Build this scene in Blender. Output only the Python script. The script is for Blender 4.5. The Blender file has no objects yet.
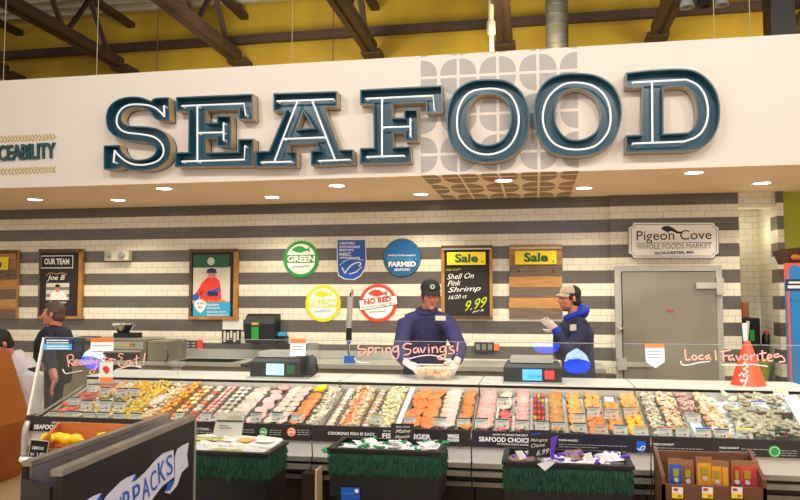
import bpy, bmesh, math, random
from mathutils import Vector, Matrix, noise
from mathutils.geometry import tessellate_polygon
V = Vector
random.seed(7)
scene = bpy.context.scene
COL = scene.collection

# ------------------------------------------------------------------ camera
F = 742.0; YAW = math.radians(10.325); PIT = math.radians(3.65); EYE = 1.58
def ray(px, py):
    u = (px-400)/F; v = (250-py)/F
    c, s = math.cos(PIT), math.sin(PIT); y = c-s*v; z = s+c*v
    c, s = math.cos(YAW), math.sin(YAW)
    return V((c*u-s*y, s*u+c*y, z))
CAM = V((0, 0, EYE))
def at(px, py, pl):
    """the place in the room seen at a point of the photo, on the wall plane y=pl or a plane (point, normal)"""
    r = ray(px, py)
    if isinstance(pl, (int, float)): return CAM + r*(pl/r.y)
    p, n = pl
    return CAM + r*((p-CAM).dot(n)/r.dot(n))
def atz(px, py, z): return at(px, py, (V((0, 0, z)), V((0, 0, 1))))
def proj(p):
    d = V(p)-CAM
    c, s = math.cos(YAW), math.sin(YAW); x = c*d.x+s*d.y; y = -s*d.x+c*d.y
    c, s = math.cos(PIT), math.sin(PIT); yy = c*y+s*d.z; z = -s*y+c*d.z
    return 400+F*x/yy, 250-F*z/yy
cam = bpy.data.cameras.new('camera'); cam.sensor_width = 36; cam.lens = F/800*36
co = bpy.data.objects.new('camera', cam); COL.objects.link(co)
co.location = CAM; co.rotation_euler = (math.pi/2+PIT, 0, YAW); scene.camera = co
cam.clip_end = 100

# ------------------------------------------------------------------ materials
def lin(c):
    out = []
    for x in c[:3]:
        x /= 255.0
        out.append(x/12.92 if x <= .04045 else ((x+.055)/1.055)**2.4)
    return (*out, 1)
M = {}
def mat(name, c1, c2=None, scale=8, rough=.5, metal=0, bump=0, emit=0, rnd=0, spec=.5, stretch=None, trans=0, detail=3, contrast=.25, coat=0):
    m = bpy.data.materials.new(name); m.use_nodes = True; nt = m.node_tree; N = nt.nodes; L = nt.links
    b = N['Principled BSDF']
    b.inputs['Roughness'].default_value = rough; b.inputs['Metallic'].default_value = metal
    b.inputs['Specular IOR Level'].default_value = spec; b.inputs['Coat Weight'].default_value = coat
    b.inputs['Base Color'].default_value = lin(c1)
    if trans: b.inputs['Transmission Weight'].default_value = trans
    if c2 or bump or rnd:
        tc = N.new('ShaderNodeTexCoord'); mp = N.new('ShaderNodeMapping'); no = N.new('ShaderNodeTexNoise')
        no.inputs['Scale'].default_value = scale; no.inputs['Detail'].default_value = detail
        L.new(tc.outputs['Object'], mp.inputs['Vector']); L.new(mp.outputs['Vector'], no.inputs['Vector'])
        if stretch: mp.inputs['Scale'].default_value = stretch
        if rnd:
            oi = N.new('ShaderNodeObjectInfo'); va = N.new('ShaderNodeVectorMath'); va.operation = 'ADD'
            ml = N.new('ShaderNodeMath'); ml.operation = 'MULTIPLY'; ml.inputs[1].default_value = 37
            L.new(oi.outputs['Random'], ml.inputs[0]); L.new(tc.outputs['Object'], va.inputs[0]); L.new(ml.outputs[0], va.inputs[1]); L.new(va.outputs[0], mp.inputs['Vector'])
        mr = N.new('ShaderNodeMapRange'); mr.inputs['From Min'].default_value = .5-contrast; mr.inputs['From Max'].default_value = .5+contrast
        L.new(no.outputs['Fac'], mr.inputs['Value'])
        mx = N.new('ShaderNodeMix'); mx.data_type = 'RGBA'
        mx.inputs['A'].default_value = lin(c1); mx.inputs['B'].default_value = lin(c2 or c1)
        L.new(mr.outputs[0], mx.inputs['Factor']); L.new(mx.outputs['Result'], b.inputs['Base Color'])
        if rnd:
            hs = N.new('ShaderNodeHueSaturation'); r2 = N.new('ShaderNodeMapRange')
            r2.inputs['To Min'].default_value = 1-rnd; r2.inputs['To Max'].default_value = 1+rnd*.6
            L.new(oi.outputs['Random'], r2.inputs['Value']); L.new(r2.outputs[0], hs.inputs['Value'])
            L.new(mx.outputs['Result'], hs.inputs['Color']); L.new(hs.outputs[0], b.inputs['Base Color'])
        if bump:
            bp = N.new('ShaderNodeBump'); bp.inputs['Strength'].default_value = bump; bp.inputs['Distance'].default_value = .01
            L.new(no.outputs['Fac'], bp.inputs['Height']); L.new(bp.outputs[0], b.inputs['Normal'])
    if emit:
        b.inputs['Emission Color'].default_value = lin(c1); b.inputs['Emission Strength'].default_value = emit
    M[name] = m; return m

def tile_mat(name, z0, striped, dark=(98, 92, 86), light=(230, 224, 202)):
    m = bpy.data.materials.new(name); m.use_nodes = True; nt = m.node_tree; N = nt.nodes; L = nt.links
    b = N['Principled BSDF']; b.inputs['Roughness'].default_value = .28
    g = N.new('ShaderNodeNewGeometry'); sp = N.new('ShaderNodeSeparateXYZ'); L.new(g.outputs['Position'], sp.inputs[0])
    def mth(op, a, c=None):
        n = N.new('ShaderNodeMath'); n.operation = op
        for i, q in enumerate((a, c)):
            if q is None: continue
            if isinstance(q, (int, float)): n.inputs[i].default_value = q
            else: L.new(q, n.inputs[i])
        return n.outputs[0]
    hx = mth('ADD', sp.outputs[0], sp.outputs[1])
    zz = mth('SUBTRACT', sp.outputs[2], z0)
    cb = N.new('ShaderNodeCombineXYZ'); L.new(hx, cb.inputs[0]); L.new(zz, cb.inputs[1])
    br = N.new('ShaderNodeTexBrick'); L.new(cb.outputs[0], br.inputs['Vector'])
    br.inputs['Scale'].default_value = 1; br.inputs['Brick Width'].default_value = .155; br.inputs['Row Height'].default_value = .0775
    br.inputs['Mortar Size'].default_value = .0022; br.inputs['Mortar Smooth'].default_value = .2; br.inputs['Bias'].default_value = 0
    br.inputs['Color1'].default_value = lin(light); br.inputs['Color2'].default_value = lin([x*.965 for x in light]); br.inputs['Mortar'].default_value = lin([x*.66 for x in light])
    out = br.outputs['Color']
    if striped:
        b2 = N.new('ShaderNodeTexBrick'); L.new(cb.outputs[0], b2.inputs['Vector'])
        for k in ('Scale', 'Brick Width', 'Row Height', 'Mortar Size', 'Mortar Smooth', 'Bias'): b2.inputs[k].default_value = br.inputs[k].default_value
        b2.inputs['Color1'].default_value = lin(dark); b2.inputs['Color2'].default_value = lin([x*.93 for x in dark]); b2.inputs['Mortar'].default_value = lin([x*.78 for x in dark])
        md = mth('FLOORED_MODULO', zz, .31) if False else None
        n = N.new('ShaderNodeMath'); n.operation = 'FLOORED_MODULO'; L.new(zz, n.inputs[0]); n.inputs[1].default_value = .31
        lt = mth('LESS_THAN', n.outputs[0], .155)
        mx = N.new('ShaderNodeMix'); mx.data_type = 'RGBA'; L.new(lt, mx.inputs['Factor']); L.new(br.outputs['Color'], mx.inputs['A']); L.new(b2.outputs['Color'], mx.inputs['B'])
        out = mx.outputs['Result']
    L.new(out, b.inputs['Base Color'])
    bp = N.new('ShaderNodeBump'); bp.inputs['Strength'].default_value = .25; bp.inputs['Distance'].default_value = .003; bp.invert = True
    L.new(br.outputs['Fac'], bp.inputs['Height']); L.new(bp.outputs[0], b.inputs['Normal'])
    M[name] = m

def mural_mat(name, base, x0, x1, p, axis, o, col=(168, 163, 160), st=1.0):
    """painted wall with a field of circles cut in four by the bare wall colour"""
    m = bpy.data.materials.new(name); m.use_nodes = True; nt = m.node_tree; N = nt.nodes; L = nt.links
    b = N['Principled BSDF']; b.inputs['Roughness'].default_value = .7
    g = N.new('ShaderNodeNewGeometry'); sp = N.new('ShaderNodeSeparateXYZ'); L.new(g.outputs['Position'], sp.inputs[0])
    def mth(op, *a):
        n = N.new('ShaderNodeMath'); n.operation = op
        for i, q in enumerate(a):
            if isinstance(q, (int, float)): n.inputs[i].default_value = q
            else: L.new(q, n.inputs[i])
        return n.outputs[0]
    def cell(v, off):
        q = mth('DIVIDE', mth('SUBTRACT', v, off), p)
        return mth('MULTIPLY', mth('SUBTRACT', mth('FRACT', mth('ADD', q, .5)), .5), p)
    cx = cell(sp.outputs[0], x0); cy = cell(mth('MULTIPLY', sp.outputs[axis], 1/st), o/st)
    pw = lambda v, e: mth('POWER', mth('ABSOLUTE', v), e)
    r = mth('ADD', pw(cx, 2.5), pw(cy, 2.5))
    ins = mth('LESS_THAN', r, (p*.462)**2.5)
    lx = mth('GREATER_THAN', mth('ABSOLUTE', cx), p*.035); ly = mth('GREATER_THAN', mth('ABSOLUTE', cy), p*.035)
    a = mth('GREATER_THAN', sp.outputs[0], x0-.001); c = mth('LESS_THAN', sp.outputs[0], x1)
    f = mth('MULTIPLY', mth('MULTIPLY', ins, mth('MULTIPLY', lx, ly)), mth('MULTIPLY', a, c))
    mx = N.new('ShaderNodeMix'); mx.data_type = 'RGBA'; L.new(f, mx.inputs['Factor'])
    mx.inputs['A'].default_value = lin(base); mx.inputs['B'].default_value = lin(col)
    L.new(mx.outputs['Result'], b.inputs['Base Color']); M[name] = m

def glass_mat(name, tint=(255, 255, 255), k=1.0, haze=0):
    m = bpy.data.materials.new(name); m.use_nodes = True; nt = m.node_tree; N = nt.nodes; L = nt.links
    N.remove(N['Principled BSDF']); o = N['Material Output']
    if haze:
        t = N.new('ShaderNodeBsdfTransparent'); g = N.new('ShaderNodeBsdfDiffuse'); g.inputs[0].default_value = lin((245, 238, 225)); mx = N.new('ShaderNodeMixShader'); mx.inputs[0].default_value = haze
        L.new(t.outputs[0], mx.inputs[1]); L.new(g.outputs[0], mx.inputs[2]); L.new(mx.outputs[0], o.inputs[0]); M[name] = m; return
    t = N.new('ShaderNodeBsdfTransparent'); t.inputs[0].default_value = lin(tint)
    g = N.new('ShaderNodeBsdfGlossy'); g.inputs['Roughness'].default_value = .01
    fr = N.new('ShaderNodeFresnel'); fr.inputs['IOR'].default_value = 1.45
    ml = N.new('ShaderNodeMath'); ml.operation = 'MULTIPLY'; ml.inputs[1].default_value = k; L.new(fr.outputs[0], ml.inputs[0])
    mx = N.new('ShaderNodeMixShader'); L.new(ml.outputs[0], mx.inputs[0]); L.new(t.outputs[0], mx.inputs[1]); L.new(g.outputs[0], mx.inputs[2]); L.new(mx.outputs[0], o.inputs[0])
    M[name] = m

# ------------------------------------------------------------------ mesh builder
class MB:
    def __init__(s): s.v = []; s.f = []; s.m = []; s.sm = []
    def add(s, vs, fs, mt=None, smooth=False):
        o = len(s.v); s.v += [V(p) for p in vs]
        for f in fs: s.f.append([i+o for i in f]); s.m.append(mt); s.sm.append(smooth)
        return s
    def box(s, a, b, mt=None):
        x0, y0, z0 = [min(a[i], b[i]) for i in range(3)]; x1, y1, z1 = [max(a[i], b[i]) for i in range(3)]
        vs = [(x0,y0,z0),(x1,y0,z0),(x1,y1,z0),(x0,y1,z0),(x0,y0,z1),(x1,y0,z1),(x1,y1,z1),(x0,y1,z1)]
        return s.add(vs, [(0,3,2,1),(4,5,6,7),(0,1,5,4),(1,2,6,5),(2,3,7,6),(3,0,4,7)], mt)
    def obox(s, o, ex, ey, ez, mt=None):
        """box spanned from corner o by three edge vectors"""
        o, ex, ey, ez = V(o), V(ex), V(ey), V(ez)
        vs = [o, o+ex, o+ex+ey, o+ey, o+ez, o+ex+ez, o+ex+ey+ez, o+ey+ez]
        return s.add(vs, [(0,3,2,1),(4,5,6,7),(0,1,5,4),(1,2,6,5),(2,3,7,6),(3,0,4,7)], mt)
    def tube(s, pts, r, n=8, mt=None, closed=False, smooth=True, ref=None):
        """tube along points; r a number, a list, or a list of (rx, ry)"""
        pts = [V(p) for p in pts]; k = len(pts)
        if not isinstance(r, (list, tuple)): r = [r]*k
        vs = []; up = V(ref) if ref else None
        for i, p in enumerate(pts):
            if closed: t = (pts[(i+1) % k]-pts[i-1])
            else: t = pts[min(i+1, k-1)]-pts[max(i-1, 0)]
            t = t.normalized() if t.length > 1e-9 else V((0, 0, 1))
            if up is None: up = V((0, 0, 1)) if abs(t.z) < .9 else V((1, 0, 0))
            a = up-t*up.dot(t)
            if a.length < 1e-4: a = t.orthogonal()
            a.normalize(); b = t.cross(a)
            if not ref: up = a
            rr = r[i]; rx, ry = rr if isinstance(rr, (tuple, list)) else (rr, rr)
            for j in range(n):
                an = 2*math.pi*j/n; vs.append(p+b*math.cos(an)*rx+a*math.sin(an)*ry)
        fs = []
        for i in range(k if closed else k-1):
            for j in range(n):
                a0 = i*n; b0 = ((i+1) % k)*n
                fs.append((a0+j, a0+(j+1) % n, b0+(j+1) % n, b0+j))
        if not closed:
            fs.append(tuple(reversed(range(n)))); fs.append(tuple(range((k-1)*n, k*n)))
        return s.add(vs, fs, mt, smooth)
    def lathe(s, prof, c, n=24, mt=None, axis=(0, 0, 1), smooth=True, cap=True):
        """profile [(r, h)] turned about an axis through c"""
        ax = V(axis).normalized(); a = ax.orthogonal().normalized(); b = ax.cross(a); c = V(c); vs = []
        for r, h in prof:
            for j in range(n):
                an = 2*math.pi*j/n; vs.append(c+ax*h+a*math.cos(an)*r+b*math.sin(an)*r)
        fs = [(i*n+j, i*n+(j+1) % n, (i+1)*n+(j+1) % n, (i+1)*n+j) for i in range(len(prof)-1) for j in range(n)]
        if cap: fs.append(tuple(reversed(range(n)))); fs.append(tuple(range((len(prof)-1)*n, len(prof)*n)))
        return s.add(vs, fs, mt, smooth)
    def ell(s, c, r, n=14, k=9, mt=None, rot=None, nz=0, ns=6, smooth=True):
        c = V(c); vs = []; rot = rot or Matrix.Identity(3)
        for i in range(k+1):
            th = math.pi*i/k
            for j in range(n):
                ph = 2*math.pi*j/n
                q = V((math.sin(th)*math.cos(ph), math.sin(th)*math.sin(ph), math.cos(th)))
                g = 1+(nz*noise.noise(q*ns*.3+c*3) if nz else 0)
                vs.append(c+rot@V((q.x*r[0]*g, q.y*r[1]*g, q.z*r[2]*g)))
        fs = [(i*n+j, (i+1)*n+j, (i+1)*n+(j+1) % n, i*n+(j+1) % n) for i in range(k) for j in range(n)]
        return s.add(vs, fs, mt, smooth)
    def plate(s, poly, off, mt=None, holes=(), side=None):
        """flat outline (list of points in the room) given thickness by the vector off"""
        off = V(off); loops = [[V(p) for p in poly]]+[[V(p) for p in h] for h in holes]
        tris = tessellate_polygon(loops); flat = [p for l in loops for p in l]; n = len(flat)
        s.add(flat+[p+off for p in flat], [tuple(t) for t in tris]+[tuple(i+n for i in reversed(t)) for t in tris], mt)
        for l in loops:
            k = len(l); s.add(l+[p+off for p in l], [(i, (i+1) % k, (i+1) % k+k, i+k) for i in range(k)], side or mt)
        return s
    def mesh(s, name, mt=None):
        me = bpy.data.meshes.new(name); me.from_pydata([tuple(p) for p in s.v], [], s.f)
        names = []
        for q in s.m:
            q = q or mt
            if q not in names: names.append(q)
        for q in names: me.materials.append(M[q])
        me.polygons.foreach_set('material_index', [names.index(q or mt) for q in s.m])
        me.polygons.foreach_set('use_smooth', s.sm)
        me.validate(); me.update()
        bm = bmesh.new(); bm.from_mesh(me); bmesh.ops.recalc_face_normals(bm, faces=bm.faces); bm.to_mesh(me); bm.free()
        if any(s.sm): me.set_sharp_from_angle(angle=.75)
        return me

def fix(o, label=None, cat=None, group=None, kind=None):
    if label: o['label'] = label
    if cat: o['category'] = cat
    if group: o['group'] = group
    if kind: o['kind'] = kind
    return o
def build(mb, name, mt=None, parent=None, label=None, cat=None, group=None, kind=None):
    """links what was collected, in room coordinates, as ONE mesh object"""
    me = mb.mesh(name, mt) if isinstance(mb, MB) else mb
    o = bpy.data.objects.new(name, me); COL.objects.link(o)
    if parent:
        par = parent; loc = V((0, 0, 0))
        while par: loc += par.location; par = par.parent
        me.transform(Matrix.Translation(-loc)); o.parent = parent
    else:
        xs = [v.co for v in me.vertices]
        c = V(((min(p.x for p in xs)+max(p.x for p in xs))/2, (min(p.y for p in xs)+max(p.y for p in xs))/2, min(p.z for p in xs)))
        me.transform(Matrix.Translation(-c)); o.location = c
    return fix(o, label, cat, group, kind)
def thing(name, label, cat, loc=(0, 0, 0), group=None):
    o = bpy.data.objects.new(name, None); COL.objects.link(o); o.location = loc; o.empty_display_size = .1
    return fix(o, label, cat, group)
def struct(mb, name, mt=None, parent=None, label=None): return build(mb, name, mt, parent, label, None if parent else 'room', None, None if parent else 'structure')

# ------------------------------------------------------------------ writing
def text_mb(s, bold=0, shear=0, space=1.0, mt=None):
    cu = bpy.data.curves.new('t', 'FONT'); cu.body = s; cu.offset = bold; cu.shear = shear; cu.space_character = space; cu.resolution_u = 3
    ob = bpy.data.objects.new('t', cu); COL.objects.link(ob)
    dg = bpy.context.evaluated_depsgraph_get(); me = bpy.data.meshes.new_from_object(ob.evaluated_get(dg))
    vs = [v.co.copy() for v in me.vertices]; fs = [tuple(p.vertices) for p in me.polygons]
    bpy.data.objects.remove(ob); bpy.data.curves.remove(cu); bpy.data.meshes.remove(me)
    return vs, fs
def words(name, s, a, b, h, pl, mt, parent, bold=.01, shear=0, thick=.002, space=1.0, lift=.002, mb=None, up=None):
    """writing from the photo point a to b (its lower left and right), h photo pixels tall, standing on plane pl"""
    vs, fs = text_mb(s, bold, shear, space)
    if not vs: return
    x0 = min(v.x for v in vs); x1 = max(v.x for v in vs); y0 = min(v.y for v in vs); y1 = max(v.y for v in vs)
    n = V((0, -1, 0)) if isinstance(pl, (int, float)) else pl[1]
    A = at(*a, pl); B = at(*b, pl); C = at(a[0], a[1]-h, pl) if up is None else at(*up, pl)
    q = [A+(B-A)*((v.x-x0)/(x1-x0))+(C-A)*((v.y-y0)/(y1-y0))+n*lift for v in vs]
    m = mb or MB(); k = len(q)
    m.add([p+n*thick for p in q], fs, mt)
    # side walls along the outline
    cnt = {}
    for f in fs:
        for i in range(len(f)):
            e = (f[i], f[(i+1) % len(f)]); cnt[tuple(sorted(e))] = cnt.get(tuple(sorted(e)), 0)+1
    if thick > .004:
        ed = [e for e, c in cnt.items() if c == 1]
        for e in ed: m.add([q[e[0]], q[e[1]], q[e[1]]+n*thick, q[e[0]]+n*thick], [(0, 1, 2, 3)], mt)
    if mb is None: return build(m, name, mt, parent)
def pts(l, pl, off=(0, 0), sc=1.0): return [at(off[0]+x/sc, off[1]+y/sc, pl) for x, y in l]
def smooth_loop(l, k=4, closed=True):
    out = []; n = len(l); l = [V((*p, 0)) if len(p) == 2 else V(p) for p in l]
    for i in range(n if closed else n-1):
        p0 = l[i-1] if (closed or i > 0) else l[i]; p1 = l[i]; p2 = l[(i+1) % n]; p3 = l[(i+2) % n] if (closed or i+2 < n) else l[(i+1) % n]
        for j in range(k):
            t = j/k; out.append(.5*((2*p1)+(p2-p0)*t+(2*p0-5*p1+4*p2-p3)*t*t+(3*p1-p0-3*p2+p3)*t**3))
    if not closed: out.append(l[-1])
    return [(p.x, p.y) for p in out]

def round_obtuse(l, closed=True, it=2, lim=50):
    """cuts the gentle corners of an outline into a curve and keeps the sharp ones"""
    for _ in range(it):
        out = []; n = len(l)
        for i in range(n):
            if not closed and i in (0, n-1): out.append(l[i]); continue
            a, b, c = l[i-1], l[i], l[(i+1) % n]
            u = V((b[0]-a[0], b[1]-a[1])); w = V((c[0]-b[0], c[1]-b[1]))
            if u.length and w.length and math.degrees(u.angle(w)) < lim and min(u.length, w.length) < 75 and max(u.length, w.length) < 110:
                out += [(b[0]-u[0]*.25, b[1]-u[1]*.25), (b[0]+w[0]*.25, b[1]+w[1]*.25)]
            else: out.append(b)
        l = out
    return l
# ------------------------------------------------------------------ palette
YW = 9.3; YF = 7.37; SOF = 2.813; FT = 4.045
tile_mat('striped_tile', 1.13, True)
tile_mat('white_tile', 1.13, False)
mat('floor_tile', (176, 150, 112), (150, 124, 90), 1.2, .35)
mat('deck_metal', (176, 170, 150), (140, 132, 112), 3, .5, .2)
mat('yellow_wall', (176, 146, 32), (140, 112, 22), 1.3, .8, stretch=(1, 1, .35))
mat('green_wall', (160, 165, 38), rough=.7)
mat('brown_steel', (62, 38, 26), (40, 26, 18), 3, .6)
mat('black_steel', (28, 26, 26), rough=.45)
mat('duct', (92, 90, 78), (62, 62, 54), 4, .4, .5)
mat('white_pipe', (158, 148, 120), rough=.5)
mat('white_paint', (236, 230, 222), rough=.6)
mat('soffit_bounce_tint', (255, 228, 194), rough=.7)  # tint stands in for light bounced up from counter and floor
mat('teal', (22, 84, 104), (18, 68, 88), 3, .35)
mat('dark_teal', (22, 72, 78), rough=.4)
mat('tan_side', (186, 158, 116), rough=.5)
mat('neon_glass', (235, 238, 240), rough=.15, emit=.22)
mat('gold', (190, 165, 75), rough=.5)
mat('lamp_lens', (255, 250, 238), emit=9)
mat('black', (16, 15, 16), rough=.5)
mat('chalk', (34, 30, 30), (44, 40, 40), 5, .8)
mat('white', (240, 238, 232), rough=.5)
mat('offwhite', (214, 208, 190), rough=.5)
mat('plank_a', (196, 150, 92), (160, 112, 60), 6, .7, stretch=(.6, 1, 9))
mat('plank_b', (128, 108, 90), (92, 76, 64), 6, .7, stretch=(.6, 1, 9))
mat('plank_c', (176, 138, 96), (138, 100, 62), 6, .7, stretch=(.6, 1, 9))
mat('knot', (84, 58, 38), rough=.7)
mat('old_frame', (110, 84, 52), (70, 52, 34), 12, .7)
mat('gold_wood', (190, 138, 66), (150, 102, 44), 10, .6)
mat('yellow', (248, 222, 40), rough=.5)
mat('lemon_badge', (222, 208, 30), rough=.5)
mat('green', (36, 150, 60), rough=.5)
mat('dark_green', (14, 92, 58), rough=.5)
mat('blue', (18, 92, 190), rough=.45)
mat('farm_blue', (14, 100, 165), rough=.45)
mat('navy', (22, 40, 96), rough=.5)
mat('sky', (50, 165, 210), rough=.5)
mat('red', (226, 60, 36), rough=.5)
mat('crimson', (196, 36, 36), rough=.5)
mat('orange', (238, 112, 32), rough=.5)
mat('steel', (190, 188, 180), (165, 162, 154), 5, .32, .35)
mat('dark_steel', (142, 134, 112), (112, 104, 86), 4, .35, .3)
mat('door_steel', (158, 152, 136), (124, 120, 108), 1.5, .35, .5)
mat('chrome', (225, 225, 225), rough=.12, metal=1)
mat('grey_text', (120, 118, 112), rough=.6)
mat('grey_plastic', (150, 150, 148), rough=.5)
mat('skin', (208, 140, 116), (196, 122, 100), 14, .5)
mat('lime', (190, 205, 30), rough=.6)
mat('pink_pen', (246, 172, 156), rough=.6)
mat('white_pen', (235, 225, 215), rough=.6)
mat('cardboard', (170, 122, 74), (150, 104, 60), 5, .8)
glass_mat('glass', (252, 255, 254), .5)
glass_mat('film', (255, 255, 255), 1.4)
glass_mat('frosted', haze=.22)

P = YW
Xof = lambda px, y=250, pl=P: at(px, y, pl).x
# ------------------------------------------------------------------ the room
XL = -17; XR = 6.5
struct(MB().box((XL, -3, -.1), (XR, 12.2, 0), 'floor_tile'), 'floor')
xs = Xof(610); xa = Xof(738.5); xb = Xof(776.5); xc = Xof(782, 220)
w = MB().box((XL, YW, 0), (xs, YW+.2, SOF))
struct(w, 'wall_back', 'striped_tile')
struct(MB().box((xs, YW-.045, 0), (xa, YW+.2, SOF)), 'wall_back.001', 'striped_tile')
zl = at(757, 207, P-.02).z
r = MB()
r.box((xa, YW-.02, zl), (xb, YW+.2, SOF)); r.box((xa-.1, 10.0, 0), (xb+.1, 10.1, SOF)); r.box((xa-.1, YW+.2, 0), (xa, 10.0, SOF)); r.box((xb, YW+.2, 0), (xb+.1, 10.0, SOF)); r.box((xa, YW+.2, 2.7), (xb, 10.0, 2.8))
struct(r, 'wall_alcove', 'white_tile')
struct(MB().box((xb, YW-.06, 0), (xc, YW+.2, SOF)), 'wall_right', 'striped_tile')
struct(MB().box((xc, YW-.03, 0), (XR, YW+.2, SOF)), 'wall_right.001', 'green_wall')
x0 = at(419.5, 120, YF).x; pp = (at(579.6, 120, YF).x-x0)/4
mural_mat('mural', (220, 211, 202), x0, x0+4*pp, pp, 2, at(500, 113, YF).z, (172, 167, 163))
mural_mat('mural_soffit_bounce', (255, 228, 194), x0, x0+4*pp, pp, 1, YF+pp*.55, (168, 136, 98), 2.0)  # warm bounced light is put into the base and circle colours
struct(MB().box((XL, YF, SOF), (XR, YF+.12, FT)), 'wall_front', 'mural')
struct(MB().box((XL, YF+.12, SOF), (XR, 12, SOF+.1), 'mural_soffit_bounce').box((XL, YF+.001, SOF-.004), (XR, YF+.12, SOF), 'mural_soffit_bounce'), 'trim_1')
struct(MB().box((XL, 12, 0), (XR, 12.2, 6.8)), 'wall_rear', 'yellow_wall')
d = MB(); yv = -3.0; prof = []
while yv < 12: prof += [(yv, 6.62), (yv+.09, 6.62), (yv+.12, 6.7), (yv+.27, 6.7)]; yv += .3
k = len(prof)
d.add([(XL, y, z) for y, z in prof]+[(XR, y, z) for y, z in prof], [(i, i+1, i+1+k, i+k) for i in range(k-1)])
d.box((XL, -3, 6.72), (XR, 12, 6.78))
struct(d, 'ceiling', 'deck_metal')
# base rail of tiles is hidden by the counter; roof steelwork
zc = at(235, 60, 11.6).z
def joist(x, label, first=None):
    if first:
        r = first.copy(); COL.objects.link(r); r.location = (x, 11.6, zc); r['label'] = label
        for ch in first.children:
            c = ch.copy(); COL.objects.link(c); c.parent = r
        return r
    r = thing('roof_joist', label, 'roof joist', (x, 11.6, zc), 'steel joists running back under the roof deck')
    m = MB(); m.box((x-.12, -2.5, zc), (x-.03, 11.6, zc+.14)); m.box((x+.03, -2.5, zc), (x+.12, 11.6, zc+.14)); m.box((x-.03, -2.5, zc+.02), (x+.03, 11.6, zc+.04)); build(m, 'bottom_chord', 'brown_steel', r)
    m = MB(); m.box((x-.07, -2.5, zc+.84), (x+.07, 12, zc+.93)); build(m, 'top_chord', 'brown_steel', r)
    y = 11.35; i = 0
    while y > 1:
        a, b = (zc+.06, zc+.86) if i % 2 == 0 else (zc+.86, zc+.06)
        m = MB()
        for sx in (-.02, .02): m.tube([(x+sx, y, a), (x+sx, y-.62, b)], .03, 6, smooth=False)
        build(m, 'web_bar', 'brown_steel', r); y -= .62; i += 1
    build(MB().box((x-.16, 11.62, zc-.02), (x+.16, 12, zc+.06)), 'bearing_bracket', 'brown_steel', r)
    return r
jx = [at(px, py, 11.6).x for px, py in ((118, 72), (235, 60), (370, 53), (505, 42), (659, 32))]
dx = (jx[-1]-jx[0])/4
jl = ['brown steel roof joist ending above the space between the letters S and E of the big sign', 'brown steel roof joist whose end shows above the second letter E of the big sign',
      'brown steel roof joist whose end shows above the letters A and F', 'brown steel roof joist beside the thin white vertical pipe', 'brown steel roof joist to the right of the spiral duct, above the letter D']
jl[0] = 'brown steel roof joist crossing the upper left above the letter S'; jl[1] = 'brown steel roof joist ending above the big letter E'
j0 = joist(jx[0], jl[0])
for i in range(1, 5): joist(jx[i], jl[i], j0)
joist(jx[0]-dx, 'brown steel roof joist at the far left edge of the photo', j0)
joist(jx[4]+dx*.9, 'brown steel roof joist at the far right edge of the photo', j0)
a = at(0, 56, 11.75); build(MB().box((XL, 11.7, a.z-.07), (XR, 11.8, a.z+.07)), 'roof_girder', 'brown_steel', None, 'long horizontal brown steel girder in front of the yellow wall', 'girder')
a = at(557, 30, 10.2); m = MB().tube([(a.x, a.y, 2.95), (a.x, a.y, 6.6)], .152, 20)
t = thing('air_duct', 'grey spiral air duct rising above the big letter O', 'duct', (a.x, a.y, 2.95)); build(m, 'duct_pipe', 'duct', t)
m = MB()
for i in range(26): m.lathe([(.152, -.006), (.16, 0), (.152, .006)], (a.x, a.y, 3.05+i*.14), 20, axis=(.12, 0, 1), cap=False)
build(m, 'spiral_seam', 'duct', t)
a = at(491, 30, 10); m = MB().tube([(a.x, a.y, 2.95), (a.x, a.y, 6.6)], .04, 12)
t = thing('vertical_pipe', 'thin off-white vertical pipe with a collar, left of the spiral duct', 'pipe', (a.x, a.y, 2.95)); build(m, 'pipe_tube', 'white_pipe', t)
z = at(491, 28, 10).z; build(MB().lathe([(.05, -.1), (.062, -.08), (.062, .08), (.05, .1)], (a.x, a.y, z), 12), 'pipe_collar', 'white_pipe', t)
for px, mt, wh in ((4, 'white_pipe', 'at the far left edge'), (97, 'white_pipe', 'above the letter S, pale'), (157, 'brown_steel', 'between the two left joists, dark'), (292, 'white_pipe', 'above the letter A, pale'),
               (333, 'brown_steel', 'above the gap between A and F, dark'), (715, 'white_pipe', 'above the right side of the letter D, pale'), (751, 'white_pipe', 'right of the letter D, pale')):
    a = at(px, 60, YF+.06); build(MB().tube([(a.x, a.y, FT), (a.x, a.y, 6.62)], .005 if mt == 'white_pipe' else .005, 6), 'hanger_rod', mt, None, 'thin hanger rod above the fascia, '+wh, 'rod', 'hanger rods of the fascia')
# black ceiling lamp cluster, top right
a = at(702, 8, 9.5); t = thing('ceiling_spotlight', 'black cluster of round ceiling lamps at the top right', 'ceiling light', (a.x, a.y, a.z))
build(MB().box((a.x-.3, a.y-.1, a.z+.02), (a.x+.3, a.y+.1, a.z+.25)).box((a.x-.05, a.y-.05, a.z+.25), (a.x+.05, a.y+.05, 6.62)), 'housing', 'black_steel', t)
for i in range(3):
    x = a.x-.2+i*.2; build(MB().lathe([(.02, .1), (.07, .06), (.09, -.03), (.075, -.03), (.02, .05)], (x, a.y-.12, a.z), 14), 'lamp_shade', 'grey_plastic' if i != 1 else 'black_steel', t)
a = at(783, 10, 8.9); build(MB().box((a.x-.13, a.y, FT+.3), (a.x+.13, a.y+.3, 6.62)).box((a.x-.2, a.y+.05, FT+1.2), (a.x-.13, a.y+.25, 6.62)), 'steel_column', 'black_steel', None, 'dark steel box column hanging at the top right corner', 'column')
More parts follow.
